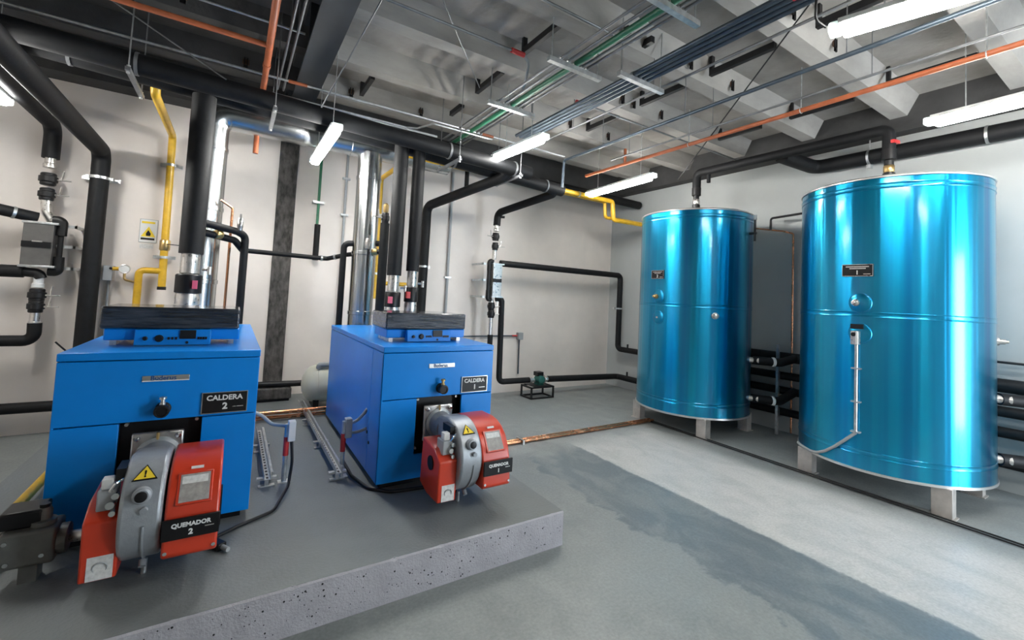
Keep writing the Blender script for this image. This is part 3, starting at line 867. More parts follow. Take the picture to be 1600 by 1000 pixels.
# ------------------------------------------------------------------ risers on the boilers
def riser(x, y, r, zins, label, tagm, tagdx):
    t = pipe('boiler_riser', label, 'pipe', [(x, y, zins), (x, y, 3.2)], r, M_INS, group='black insulated risers above the boilers')
    z = zins
    obj('steel_spool', MB().lathe((x, y, 0), [(r * .72, z - .17), (r * .78, z - .165), (r * .78, z - .02), (r * .72, z + .02)], segs=24), M_STEEL, t)
    v = obj('butterfly_valve', MB().lathe((x, y, 0), [(r * .98, z - .335), (r * 1.08, z - .33), (r * 1.08, z - .185), (r * .98, z - .175)], segs=24), M_BLACK, t)
    obj('tag', MB().box(x + tagdx - .017, x + tagdx + .017, y - r * 1.1 - .03, y - r * .8, z - .295, z - .225), tagm, v)
    obj('handle', MB().cyl((x + r, y, z - .13), (x + r + .06, y - .02, z - .13), .012, 10).cyl((x + r + .05, y - .02, z - .17), (x + r + .05, y - .02, z - .10), .016, 10), M_STEEL, v)
    obj('lower_flange', MB().lathe((x, y, 0), [(r * .7, 1.205), (r * .7, z - .43), (r * .98, z - .43), (r * .98, z - .36), (r * .9, z - .335)], segs=24), M_STEEL, t)
    return t
riser(-.322, 4.6, .088, 1.83, 'thick black insulated riser on the CALDERA 2 boiler in front of the shiny flue', M_PINK, .05)
riser(1.43, 4.6, .076, 1.765, 'left of the two black insulated risers on the CALDERA 1 boiler', M_PINK, -.05)
riser(1.63, 4.6, .068, 1.825, 'right of the two black insulated risers on the CALDERA 1 boiler', M_REDTAPE, -.06)
t = pipe('bypass_riser', 'short thin black riser close behind the left riser of the middle boiler', 'pipe', [(1.40, 4.95, 1.21), (1.40, 4.95, 2.36)], .05, M_INS)
ball_valve(t, (1.40, 4.95, 2.42), .03, (-1, -.2, 0))
obj('air_vent', MB().lathe((1.40, 4.95, 2.48), [(.022, 0), (.03, .02), (.03, .09), (.012, .11)], segs=14), M_BRASS, t)

# flues: risers, elbow and the horizontal duct
t = thing('flue', 'shiny galvanised flue rising behind the nearer boiler and turning right under the ceiling', 'flue', (-.285, 5.25, 1.0))
obj('flue_tube', MB().tube([(-.285, 5.25, .9), (-.285, 5.25, 3.29), (2.25, 5.25, 3.29)], .145, 32, bend=.17), M_FLUE, t)
for z in (1.60, 2.32, 2.92):
    obj('joint_band', MB().lathe((-.285, 5.25, z), [(.146, -.022), (.152, -.018), (.152, .018), (.146, .022)], segs=32), M_FLUE, t)
for x in (.55, 1.05, 1.9):
    obj('joint_band', MB().lathe((x, 5.25, 3.29), [(.146, -.022), (.152, -.018), (.152, .018), (.146, .022)], axis=(1, 0, 0), segs=32), M_FLUE, t)
obj('test_port', MB().cyl((-.285, 5.10, 2.30), (-.285, 5.06, 2.30), .02, 12).cyl((-.285, 5.10, 2.22), (-.285, 5.05, 2.22), .014, 12), M_STEEL, t)
t = thing('flue', 'shiny galvanised flue rising behind the middle boiler', 'flue', (1.262, 5.25, 1.0))
obj('flue_tube', MB().lathe((1.262, 5.25, 0), [(.135, .9), (.135, 3.20)], segs=32), M_FLUE, t)
for z in (1.33, 2.02, 2.90):
    obj('joint_band', MB().lathe((1.262, 5.25, z), [(.136, -.022), (.142, -.018), (.142, .018), (.136, .022)], segs=32), M_FLUE, t)
run('copper_drain', 'thin copper pipe running down the right of the nearer flue', 'pipe', [(-.16, 5.10, 2.40), (-.06, 5.14, 2.34), (-.06, 5.16, .9)], .012, M_COPPER)
run('fire_stub', 'short orange pipe stub hanging below the horizontal flue duct', 'pipe', [(.10, 5.42, 3.22), (.10, 5.42, 3.0)], .026, M_ORG)

# small black lines between the boilers' rears
t = pipe('return_line', 'thin black pipe crossing the bare concrete strip between the two flues', 'pipe', [(.08, 5.6, 1.96), (.92, 5.6, 1.945), (1.10, 5.42, 2.0), (1.40, 5.08, 2.045)], .026, M_INS)
strap(t, (.86, 5.6, 1.946), .026, (1, 0, 0)); strap(t, (1.0, 5.52, 1.97), .026, (1, -1, .3))
obj('brass_joint', MB().lathe((1.36, 5.125, 2.04), [(.035, -.03), (.04, -.02), (.04, .02), (.035, .03)], axis=(1, -1, .15), segs=14), M_BRASS, t)
t = pipe('relief_line', 'black pipe looping over in front of the middle flue', 'pipe', [(1.045, 5.3, .75), (1.045, 5.3, 2.12), (1.42, 5.2, 2.15)], .034, M_INS)
ball_valve(t, (1.25, 5.06, 2.12), .02, (0, -1, 0), M_STEEL)
t = pipe('relief_line', 'black pipe looping down right of the big riser on the nearer boiler', 'pipe', [(-.26, 4.72, 2.12), (.0, 4.92, 2.09), (.065, 5.0, 2.06), (.065, 5.0, 1.21)], .034, M_INS)
obj('upper_branch', MB().tube([(-.26, 4.78, 2.04), (-.02, 4.97, 2.01), (.05, 5.05, 1.93), (.08, 5.55, 1.96)], .032, 14), M_INS, t)
obj('brass_joint', MB().lathe((-.15, 4.85, 2.04), [(.036, -.03), (.042, -.02), (.042, .02), (.036, .03)], axis=(1, .8, 0), segs=14), M_BRASS, t)
ball_valve(t, (.015, 4.90, 2.16), .018, (0, -1, 0), M_STEEL)

# ------------------------------------------------------------------ wall risers with their slanting runs to the headers
t = pipe('wall_riser', 'thick black riser clamped to the wall left of the yellow gas pipe', 'pipe', [(-1.248, 6.12, .45), (-1.248, 6.12, 2.90), (-1.25, 3.30, 2.93), (-1.25, 3.28, 3.30)], .077, M_INS, bend=.12)
wall_clamp(t, -1.248, 6.12, 2.62, .077, .15)
t = pipe('wall_riser', 'black riser leading down to the left wall separator', 'pipe', [(-1.61, 6.08, 2.74), (-1.61, 6.08, 3.07), (-1.62, 3.90, 3.14), (-1.62, 3.88, 3.40)], .066, M_INS, bend=.12)
obj('union', MB().lathe((-1.61, 6.08, 2.64), [(.04, 0), (.05, .005), (.05, .04), (.04, .05), (.04, .10)], segs=18), M_STEEL, t)
ball_valve(t, (-1.61, 6.08, 2.53), .047, (1, -.2, 0))
ball_valve(t, (-1.61, 6.08, 2.38), .043, (1, -.2, 0))
obj('elbow', MB().tube([(-1.61, 6.08, 2.33), (-1.60, 6.08, 2.20), (-1.55, 6.08, 2.12)], .04, 14, bend=.08), M_STEEL, t)
t = pipe('wall_riser', 'black riser right of the middle boiler slanting up to the front header', 'pipe', [(2.33, 6.13, .3), (2.34, 6.13, 2.88), (2.70, 4.5, 3.06), (2.70, 4.44, 3.2)], .066, M_INS, bend=.12)
wall_clamp(t, 2.335, 6.13, 1.98, .066, .13)
obj('hanger_rod', MB().cyl((2.56, 5.3, 2.96), (2.56, 5.3, 3.3), .03, 10), M_INS, t)
t = pipe('wall_riser', 'black riser above the corner wall separator slanting up to the long header', 'pipe', [(3.40, 5.88, 2.70), (3.41, 5.88, 2.90), (3.62, 4.75, 3.04), (3.62, 4.73, 3.12)], .056, M_INS, bend=.1)
obj('air_cock', MB().cyl((3.45, 5.86, 2.84), (3.51, 5.84, 2.84), .02, 10), M_BLKMET, t)
obj('union', MB().lathe((3.40, 5.88, 2.60), [(.035, 0), (.045, .005), (.045, .04), (.035, .05), (.035, .10)], segs=18), M_STEEL, t)
ball_valve(t, (3.39, 5.88, 2.52), .040, (-1, -.2, 0))
ball_valve(t, (3.39, 5.88, 2.37), .036, (1, -.2, 0))
obj('elbow', MB().lathe((3.385, 5.88, 2.16), [(.034, 0), (.034, .16)], segs=14), M_STEEL, t)

# hydraulic separators
def separator(x, y, z0, z1, w, label, right_elbows=True):
    t = thing('hydraulic_separator', label, 'separator', (x, y, z0), 'wall-hung hydraulic separators')
    obj('body', MB().box(x - w / 2, x + w / 2, y - .075, y + .075, z0, z1), M_SEPG if right_elbows else M_STEEL, t, bevel=.006)
    for zz in (z0 - .005, z1 - .015):
        obj('end_plate', MB().box(x - w / 2 - .01, x + w / 2 + .03, y - .085, y + .085, zz, zz + .022), M_ZINC, t, bevel=.003)
    obj('name_plate', MB().box(x - w / 2 + .0, x + w / 2 - .01, y - .085, y - .074, (z0 + z1) / 2 - .028, (z0 + z1) / 2 + .028), M_BLACK, t)
    obj('plate_clip', MB().box(x - .035, x + .035, y - .087, y - .08, (z0 + z1) / 2 + .024, (z0 + z1) / 2 + .036), M_STEEL, t)
    for zz in (z0 + .0, (z0 + z1) / 2, z1 - .01):
        xa = x + w / 2 if right_elbows else x - w / 2 - .14
        obj('wall_bracket', MB().box(xa, xa + .14, y + .02, y + .03, zz - .014, zz + .014).box(xa + (.12 if right_elbows else 0), xa + (.14 if right_elbows else .02), y + .02, Y1 - .002, zz - .014, zz + .014), M_ZINC, t)
    s = 1 if right_elbows else -1
    for zz, dz in ((z1 - .02, .06), (z0 + .02, -.06)):
        obj('elbow', MB().tube([(x + s * (w / 2 - .03), y, zz + dz), (x + s * (w / 2 + .035), y, zz + dz), (x + s * (w / 2 + .035), y, zz - dz * 1.5)], .042 if right_elbows else .034, 14, bend=.05), M_BLKMET, t)
    obj('side_bypass', MB().cyl((x + s * (w / 2 + .035), y, z0 + .04), (x + s * (w / 2 + .035), y, z1 - .04), .022 if right_elbows else .03, 12), M_BLKMET, t)
    return t
separator(-1.61, 6.04, 1.66, 2.09, .21, 'grey boxy separator with black name band on the wall at far left')
separator(3.43, 5.9, 1.58, 2.10, .16, 'pale steel separator with black band on the wall near the corner', False)
t = pipe('separator_branch', 'black pipe entering the left separator at its top from the picture edge', 'pipe', [(-2.5, 5.6, 2.27), (-1.64, 6.02, 2.135)], .052, M_INS)
strap(t, (-1.78, 5.95, 2.157), .052, (1, .49, -.16))
t = pipe('separator_branch', 'black pipe entering the left separator at its bottom from the picture edge', 'pipe', [(-2.9, 6.04, 1.60), (-1.70, 6.04, 1.61)], .058, M_INS)
obj('elbow', MB().tube([(-1.72, 6.04, 1.61), (-1.60, 6.04, 1.60), (-1.58, 6.04, 1.55)], .045, 14), M_BLKMET, t)
t = thing('separator_drop', 'black valve assembly dropping below the left separator to a low elbow', 'pipe', (-1.59, 6.04, .93))
obj('insulation', MB().tube([(-1.59, 6.04, 1.12), (-1.585, 6.04, .95), (-2.9, 6.04, .95)], .052, 16, bend=.12), M_INS, t)
obj('union', MB().lathe((-1.595, 6.04, 1.46), [(.036, 0), (.045, .004), (.045, .04), (.036, .045), (.036, .12)], segs=18), M_WHITEP, t)
ball_valve(t, (-1.595, 6.04, 1.39), .044, (1, -.2, 0))
ball_valve(t, (-1.595, 6.04, 1.28), .042, (1, -.2, 0))
obj('steel_neck', MB().lathe((-1.592, 6.04, 1.10), [(.04, 0), (.046, .006), (.046, .03), (.038, .035), (.038, .12)], segs=16), M_STEEL, t)
run('low_pipe', 'black pipe low on the wall left of the nearer boiler', 'pipe', [(-2.95, 6.15, .29), (-.6, 6.15, .29)], .052, M_INS)
run('wall_cable', 'thin dark cable drooping from the low elbow to the nearer boiler', 'cable', [(-1.45, 6.1, .93), (-1.35, 6.1, .82), (-1.20, 6.05, .76), (-1.0, 5.6, .78), (-.73, 4.98, .80)], .008, M_BLACK, bend=.1, segs=8)

# corner piping
t = pipe('tank_supply', 'black pipe crossing the back wall to the corner and dropping towards tank 2', 'pipe', [(3.50, 5.88, 2.115), (6.13, 5.86, 2.10), (6.13, 5.86, .73), (6.13, 4.3, .73)], .050, M_INS, bend=.08)
wall_clamp(t, 6.13, 5.86, 1.48, .05, .08)
obj('drain_cock', MB().cyl((6.13, 5.62, .77), (6.13, 5.62, .84), .016, 10), M_BLKMET, t)
t = pipe('separator_drop', 'black pipe dropping from the corner separator and turning to the pump', 'pipe', [(3.46, 5.90, 1.56), (3.56, 5.88, 1.56), (3.58, 5.88, .27), (4.14, 5.86, .27)], .045, M_INS, bend=.08)
t = thing('separator_drain', 'black valve pipe hanging below the corner separator behind the middle boiler', 'pipe', (3.385, 5.9, .3))
obj('insulation', MB().cyl((3.40, 5.9, .3), (3.395, 5.9, 1.0), .042), M_INS, t)
ball_valve(t, (3.385, 5.9, 1.44), .04, (1, -.2, 0)); ball_valve(t, (3.39, 5.9, 1.32), .04, (1, -.2, 0))
obj('steel_neck', MB().cyl((3.39, 5.9, 1.0), (3.385, 5.9, 1.56), .03), M_STEEL, t)
t = pipe('pump_discharge', 'black pipe running low along the back wall from the pump to the corner', 'pipe', [(4.52, 5.86, .265), (6.14, 5.86, .22), (6.14, 4.3, .22)], .052, M_INS, bend=.09)
obj('drain_cock', MB().cyl((6.14, 5.62, .26), (6.14, 5.62, .34), .016, 10), M_BLKMET, t)
# pump and its stand
t = thing('pump_stand', 'small black angle-iron stand under the pump by the back wall', 'stand', (4.3, 5.82, 0))
for x in (4.07, 4.50):
    for y in (5.68, 5.96):
        obj('leg', MB().box(x - .012, x + .012, y - .012, y + .012, 0, .19), M_BLKMET, t)
for z in (.012, .178):
    obj('frame', MB().box(4.058, 4.512, 5.668, 5.692, z - .012, z + .012).box(4.058, 4.512, 5.948, 5.972, z - .012, z + .012)
        .box(4.058, 4.082, 5.692, 5.948, z - .012, z + .012).box(4.488, 4.512, 5.692, 5.948, z - .012, z + .012), M_BLKMET, t)
obj('shelf', MB().box(4.12, 4.45, 5.68, 5.96, .19, .197), M_BLKMET, t)
t = thing('circulation_pump', 'small dark green circulation pump on the black stand', 'pump', (4.32, 5.84, .197))
obj('motor', MB().lathe((4.30, 5.80, .285), [(.05, -.08), (.062, -.075), (.062, .06), (.045, .075)], axis=(0, 1, 0), segs=20), M_TEAL, t)
obj('terminal_box', MB().box(4.25, 4.37, 5.78, 5.90, .335, .40), M_BLACK, t, bevel=.004)
obj('volute', MB().lathe((4.40, 5.86, .275), [(.05, -.05), (.07, -.04), (.07, .03), (.05, .04)], axis=(1, 0, 0), segs=20), M_STEEL, t)
obj('union', MB().lathe((4.14, 5.86, .265), [(.03, 0), (.046, .005), (.046, .04), (.03, .05), (.03, .12)], axis=(1, 0, 0), segs=16).lathe((4.44, 5.86, .265), [(.03, 0), (.046, .03), (.046, .06), (.03, .08)], axis=(1, 0, 0), segs=16), M_STEEL, t)
obj('foot', MB().box(4.26, 4.36, 5.76, 5.88, .197, .235), M_TEAL, t)
t = thing('junction_box', 'grey junction box with a red-ended conduit on the wall above the pump', 'junction box', (4.17, 6.22, .26))
obj('box', MB().box(4.12, 4.22, 6.20, 6.278, .88, 1.0), M_GREYP, t, bevel=.005)
obj('down_conduit', MB().cyl((4.17, 6.25, .88), (4.18, 6.25, .30), .012, 10), M_BLUEGREY, t)
obj('side_conduit', MB().cyl((4.02, 6.25, .945), (2.3, 6.25, .935), .011, 10), M_BLUEGREY, t)
obj('red_end', MB().cyl((4.02, 6.25, .945), (4.12, 6.25, .945), .014, 10), M_REDTAPE, t)

# wall conduits and sign
for x, z0, z1, lab, cz in ((1.205, .5, 3.5, 'grey conduit on the wall left of the middle flue', (3.1, 2.6)), (2.78, .5, 3.5, 'grey conduit on the wall between the middle riser and the corner separator', (3.05, 1.85))):
    t = pipe('wall_conduit', lab, 'conduit', [(x, 6.25, z0), (x, 6.25, z1)], .016 if x < 2 else .02, M_GREYP, part='tube')
    for z in cz:
        obj('conduit_clip', MB().box(x - .05, x + .05, 6.225, 6.278, z - .012, z + .012), M_ZINC, t)
t = pipe('green_pipe', 'thin green pipe on the wall right of the bare concrete strip', 'pipe', [(.872, 6.23, 3.5), (.872, 6.23, 2.40)], .017, M_GRN, part='tube')
obj('clip', MB().box(.80, .94, 6.20, 6.278, 2.70, 2.73), M_ZINC, t)
obj('lagged_end', MB().cyl((.875, 6.2, 2.42), (.875, 6.2, 1.95), .036), M_INS, t)
t = thing('warning_sign', 'small white gas warning sign with yellow triangle on the back wall', 'sign', (-.835, 6.27, 2.0))
obj('board', MB().box(-.912, -.765, 6.268, 6.279, 2.005, 2.255), M_WHITEP, t)
obj('border', MB().box(-.917, -.760, 6.270, 6.2795, 2.0, 2.005).box(-.917, -.760, 6.270, 6.2795, 2.255, 2.26).box(-.917, -.912, 6.270, 6.2795, 2.005, 2.255).box(-.765, -.760, 6.270, 6.2795, 2.005, 2.255), M_GREYP, t)
obj('yellow_heading', MB().box(-.90, -.785, 6.265, 6.269, 2.213, 2.235), M_YSIGN, t)
obj('black_caption', MB().box(-.90, -.78, 6.265, 6.269, 2.03, 2.052), M_BLACK, t)
tr = obj('triangle', MB().prism_y([(-.90, 2.065), (-.775, 2.065), (-.837, 2.18)], 6.264, 6.269), M_YSIGN, t)
obj('flame', MB().prism_y([(-.855, 2.075), (-.82, 2.075), (-.815, 2.10), (-.838, 2.14), (-.858, 2.10)], 6.261, 6.265), M_BLACK, tr)
t = thing('notice_card', 'small pale notice card below the gas warning sign', 'notice', (-.84, 6.275, 1.93))
obj('card', MB().box(-.905, -.785, 6.275, 6.279, 1.935, 1.985), M_PAPER, t)
t = thing('meter_box', 'grey meter box beside the thick left riser', 'junction box', (-1.125, 6.2, 1.55))
obj('box', MB().box(-1.165, -1.085, 6.16, 6.278, 1.56, 1.72), M_GREYP, t, bevel=.005)
obj('knob', MB().lathe((-1.10, 6.16, 1.69), [(.014, 0), (.014, .012)], axis=(0, -1, 0), segs=12), M_BLACK, t)
obj('conduit', MB().cyl((-1.125, 6.25, 1.56), (-1.125, 6.25, .6), .012, 10), M_GREYP, t)

# ------------------------------------------------------------------ yellow gas lines
t = pipe('gas_pipe', 'yellow gas pipe coming down the wall left of the nearer flue', 'gas pipe', [(-.69, 4.86, 3.5), (-.69, 4.86, 3.21), (-.69, 6.16, 3.21), (-.668, 6.16, 1.50)], .036, M_YEL, part='tube', bend=.06)
obj('branch', MB().tube([(-.668, 6.16, 1.69), (-.872, 6.16, 1.69), (-.868, 6.16, .6)], .034, 14, bend=.05), M_YEL, t)
obj('end_cap', MB().cyl((-.668, 6.16, 1.485), (-.668, 6.16, 1.52), .041), M_BLKMET, t)
wall_clamp(t, -.68, 6.16, 2.88, .036, .10); wall_clamp(t, -.672, 6.16, 1.845, .036, .10)
v = obj('shut_off_valve', MB().lathe((-.672, 6.16, 1.92), [(.042, 0), (.05, .01), (.05, .11), (.042, .12)], segs=14), M_BRASS, t)
obj('lever', MB().beam((-.65, 6.10, 1.99), (-.50, 6.09, 1.985), .02, .008), M_BLKMET, v)
t = thing('pressure_gauge', 'small round gas gauge on a brass stem beside the yellow branch pipe', 'gauge', (-.97, 6.14, 1.6))
obj('dial', MB().lathe((-.985, 6.15, 1.69), [(.045, 0), (.045, .03), (.038, .032)], axis=(0, -1, 0), segs=24), M_WHITEP, t)
obj('rim', MB().torus((-.985, 6.12, 1.69), .043, .006, axis=(0, 1, 0), segs=24), M_STEEL, t)
obj('stem', MB().tube([(-.985, 6.14, 1.65), (-.985, 6.14, 1.58), (-.88, 6.15, 1.55)], .012, 10, bend=.03), M_BRASS, t)
obj('inlet', MB().cyl((-1.085, 6.15, 1.69), (-1.02, 6.15, 1.69), .02, 10), M_YEL, t)
t = pipe('gas_pipe', 'yellow gas pipe coming down the wall right of the middle flue', 'gas pipe', [(1.65, 5.16, 3.17), (1.65, 6.16, 3.17), (1.655, 6.16, 1.48)], .031, M_YEL, part='tube', bend=.06)
obj('branch', MB().cyl((1.655, 6.16, 1.70), (2.1, 6.16, 1.70), .028), M_YEL, t)
wall_clamp(t, 1.652, 6.16, 2.65, .031, .08); wall_clamp(t, 1.654, 6.16, 1.83, .031, .06)
t = pipe('gas_header', 'yellow gas pipe running below the black headers then stepping down to the corner', 'gas pipe', [(1.55, 5.13, 3.25), (5.12, 5.13, 3.235), (5.16, 5.13, 2.935), (6.24, 5.13, 2.95)], .036, M_YEL, part='tube', bend=.05)
for x in (2.2, 3.4, 4.4):
    strap(t, (x, 5.13, 3.245 - .0026 * x), .036, (1, 0, 0))
run('gas_header', 'second yellow gas pipe stepping down beside the first near the corner', 'gas pipe', [(4.2, 5.24, 3.24), (5.06, 5.24, 3.235), (5.08, 5.24, 2.98), (6.24, 5.24, 2.99)], .028, M_YEL, bend=.05)

# ------------------------------------------------------------------ pipes around the tanks
t = pipe('tank_outlet', 'black overhead pipe joining the tops of both blue tanks', 'pipe', [(5.38, 3.77, 3.14), (5.38, 3.77, 3.46), (5.42, 1.645, 3.46), (5.42, 1.645, 3.25)], .055, M_INS, bend=.07)
obj('hanger_stub', MB().cyl((5.40, 3.60, 3.30), (5.40, 3.60, 3.42), .025, 10), M_INS, t)
for cx, cy in ((5.42, 1.645), (5.38, 3.77)):
    v = obj('valve', MB().lathe((cx, cy, 2.95), [(.03, 0), (.05, .005), (.05, .06), (.038, .065), (.038, .19), (.06, .195), (.06, .30)], segs=18), M_BLKMET, t)
    obj('brass_union', MB().lathe((cx, cy, 3.02), [(.04, 0), (.046, .01), (.046, .06), (.04, .07)], segs=10), M_BRASS if cx > 5.4 else M_STEEL, v)
    if cx > 5.4:
        obj('red_lever', MB().beam((cx - .075, cy - .05, 3.31), (cx + .075, cy - .05, 3.33), .03, .03), M_REDTAPE, v)
t = pipe('wall_loop', 'black pipe high on the right wall bending out to the overhead tank pipe', 'pipe', [(5.55, 2.72, 3.48), (6.17, 2.62, 3.44), (6.17, -.5, 3.42)], .085, M_INS, bend=.12)
for y in (2.05, 1.1):
    strap(t, (6.17, y, 3.43), .085, (0, 1, 0))
obj('pipe_hanger', MB().cyl((6.17, 2.05, 3.515), (6.17, 2.05, 3.79), .008, 8), M_ZINC, t)
obj('hanger_foot', MB().box(6.13, 6.19, 2.03, 2.07, 3.30, 3.345), M_ZINC, t)
for z, r, lab in ((.985, .065, 'top'), (.745, .05, 'second'), (.555, .05, 'third'), (.28, .05, 'lowest')):
    t = pipe('tank_link', '%s of four black pipes running between the tanks along the right wall' % lab, 'pipe', [(6.14, 5.2, z - .01), (6.14, -.6, z + .02)], r, M_INS, group='black pipes behind the tanks')
    for y in (2.97,):
        obj('clamp', MB().box(6.05, 6.20, y - .012, y + .012, z - r - .014, z - r - .002).box(6.14 - r - .008, 6.14 - r - .002, y - .012, y + .012, z - r, z + r), M_ZINC, t)
obj_ = thing('support_post', 'thin galvanised strut holding the four wall pipes between the tanks', 'strut', (6.06, 2.97, 0))
obj('strut', MB().box(6.03, 6.06, 2.955, 2.985, 0, 1.15), M_ZINC, obj_)
for cy, zs, lab in ((3.77, (.95, .47), 'far tank'), (1.645, (.93, .42), 'near tank')):
    for i, z in enumerate(zs):
        t = pipe('tank_branch', '%s black stub joining the %s to the wall pipes' % (('upper', 'lower')[i], lab), 'pipe', [(5.625, cy - .70, z), (5.85, cy - .92, z - .01), (6.12, cy - .98, z + (.04 if i == 0 else .1))], .052, M_INS, bend=.1)
        obj('nozzle', MB().cyl((5.57, cy - .60, z), (5.655, cy - .765, z), .036), M_STEEL, t)
        obj('band', MB().lathe((5.78, cy - .876, z - .005), [(.053, -.012), (.058, -.01), (.058, .01), (.053, .012)], axis=(.19, -.12, 0), segs=18), M_WHITEP, t)
t = pipe('copper_vent', 'thin copper pipe coming down the right wall between the tanks', 'pipe', [(6.02, 3.34, 2.72), (6.17, 3.0, 2.66), (6.2, 2.88, 2.62), (6.2, 2.87, .02)], .011, M_COPPER, part='tube', bend=.03)
obj('iron_link', MB().tube([(5.56, 3.40, 2.58), (5.9, 3.36, 2.72), (6.02, 3.34, 2.72)], .015, 10, bend=.03).tube([(6.10, 3.12, 2.68), (6.10, 3.12, 2.84), (6.0, 2.6, 2.84), (5.7, 2.32, 2.78)], .015, 10, bend=.03), M_BLKMET, t)
obj('drain_drop', MB().cyl((5.98, 3.345, 2.73), (5.98, 3.345, 2.58), .016, 10), M_BRASS, t)
run('cable', 'thin dark cable along the right wall past the near tank', 'cable', [(6.2, 2.4, 1.22), (6.2, -.6, 1.20)], .012, M_BLACK, segs=8)

# copper lines on the floor
for dy, r, lab in ((0, .017, 'front'), (.06, .014, 'rear')):
    run('floor_copper', '%s of two copper pipes lying on the floor between plinth and tank 2' % lab, 'pipe', [(1.94, 4.02 + dy, .024), (4.93, 4.02 + dy, .024)], r, M_COPPER, segs=10)
for dx, lab in ((0, 'left'), (.05, 'right')):
    run('floor_rail', '%s of two thin dark pipes lying on the floor in front of the blue tanks' % lab, 'pipe', [(4.88 + dx, 4.10, .012), (4.80 + dx, -1.5, .012)], .007, M_BLKMET, segs=8)
t = thing('floor_bracket', 'small steel saddle clip over the copper pipes on the floor', 'clip', (2.78, 4.05, 0))
obj('saddle', MB().box(2.77, 2.79, 3.98, 4.12, .042, .048).box(2.77, 2.79, 3.975, 3.985, 0, .048).box(2.77, 2.79, 4.115, 4.125, 0, .048), M_ZINC, t)
for i, (y, z, lab) in enumerate(((5.10, .30, 'upper'), (5.12, .245, 'lower'))):
    run('rear_copper', '%s copper pipe on the plinth behind the boilers' % lab, 'pipe', [(-.7, y, z), (1.85, y, z)], .02, M_COPPER, segs=10)

# expansion vessel and old concrete block behind the boilers
t = thing('expansion_vessel', 'cream rounded expansion vessel lying behind the middle boiler', 'vessel', (1.1, 5.62, PZ))
obj('shell', MB().lathe((.74, 5.62, .47), [(.02, 0), (.09, .012), (.15, .04), (.195, .085), (.215, .15), (.217, .17), (.217, .62), (.195, .70), (.1, .76), (.02, .77)], axis=(1, 0, 0), segs=40), M_CREAM, t)
obj('weld_band', MB().lathe((.90, 5.62, .47), [(.217, -.008), (.221, -.006), (.221, .006), (.217, .008)], axis=(1, 0, 0), segs=40), M_CREAM, t)
for fx in (.86, 1.30):
    obj('cradle', MB().box(fx, fx + .06, 5.48, 5.76, PZ, .30), M_BLACK, t)
obj('connection', MB().tube([(.90, 5.5, .66), (.90, 5.5, .70), (1.3, 5.5, .70)], .03, 12, bend=.03), M_GREYP, t)
t = thing('concrete_block', 'rough dark concrete block on the plinth below the bare column strip', 'block', (.5, 6.08, PZ))
obj('block', MB().box(.30, .68, 5.92, 6.24, PZ + .03, .37), M_BARE, t, bevel=.012)
obj('timber_packer', MB().box(.32, .66, 5.94, 6.2, PZ, PZ + .03), M_BLACK, t)
run('sleeve_pipe', 'dark pipe lying on the concrete block and pointing at the cream vessel', 'pipe', [(.25, 6.02, .408), (.82, 5.98, .408)], .036, M_BLKMET)

# ------------------------------------------------------------------ wiring between the boilers
def strut_run(x, y0, y1, label):
    t = thing('cable_strut', label, 'cable tray', (x, (y0 + y1) / 2, PZ))
    obj('channel', MB().box(x - .021, x + .021, y0, y1, .275, .280).box(x - .021, x - .018, y0, y1, .280, .315).box(x + .018, x + .021, y0, y1, .280, .315), M_ZINC, t)
    mb = MB()
    n = int((y1 - y0) / .06)
    for i in range(n):
        y = y0 + .03 + i * .06
        mb.box(x - .007, x + .007, y - .014, y + .014, .2805, .2815)
    s = obj('slots', mb, M_BLACK, t); s['kind'] = 'stuff'
    k = 0
    yy = y0 + .06
    while yy < y1:
        sp = obj('support', MB().box(x - .05, x + .05, yy - .02, yy + .02, PZ, PZ + .006).box(x - .012, x + .012, yy - .012, yy + .012, PZ + .006, .275).box(x - .06, x + .06, yy - .018, yy + .018, .262, .275), M_ZINC, t)
        yy += .72
    obj('conduit', MB().cyl((x + .03, y0 + .05, .295), (x + .03, y1, .295), .012, 10), M_ZINC, t)
    return t
strut_run(.73, 3.33, 5.5, 'galvanised slotted channel on the plinth left of the middle boiler')
strut_run(.285, 3.42, 4.6, 'galvanised slotted channel hugging the right side of the nearer boiler')
def cable_post(x, y, label, s):
    t = thing('conduit_post', label, 'junction box', (x, y, PZ))
    obj('post', MB().cyl((x - .012, y, PZ), (x - .012, y, .62), .016, 12), M_ZINC, t)
    b = obj('box', MB().box(x - .008, x + .04, y - .035, y + .03, .50, .64), M_WHITEP if s < 0 else M_GREYP, t, bevel=.006)
    obj('red_sleeve', MB().cyl((x - .012, y, .40), (x - .012, y, .53), .0185, 12), M_REDTAPE, t)
    obj('base', MB().box(x - .05, x + .03, y - .03, y + .03, PZ, PZ + .008), M_ZINC, t)
    return t
cable_post(.405, 3.50, 'white junction box on a red-sleeved conduit beside the nearer boiler', -1)
cable_post(.775, 3.42, 'grey junction box on a red-sleeved conduit beside the middle boiler', 1)
run('flexible_cable', 'grey flexible conduit bending from the white junction box into the nearer boiler', 'cable', [(.39, 3.52, .60), (.30, 3.60, .60), (.24, 3.62, .66), (.172, 3.62, .70)], .012, M_GREYP, bend=.05, segs=10)
run('flexible_cable', 'dark hose dropping from the white junction box to the floor by the nearer burner', 'cable', [(.425, 3.49, .50), (.435, 3.46, .36), (.40, 3.30, .26), (.30, 3.05, .228), (.12, 2.95, .228), (-.02, 2.85, .228)], .010, M_BLACK, bend=.1, segs=10)
run('flexible_cable', 'upper grey flexible conduit from the grey junction box into the middle boiler', 'cable', [(.80, 3.42, .60), (.86, 3.45, .60), (.90, 3.42, .66), (.918, 3.40, .70)], .012, M_GREYP, bend=.05, segs=10)
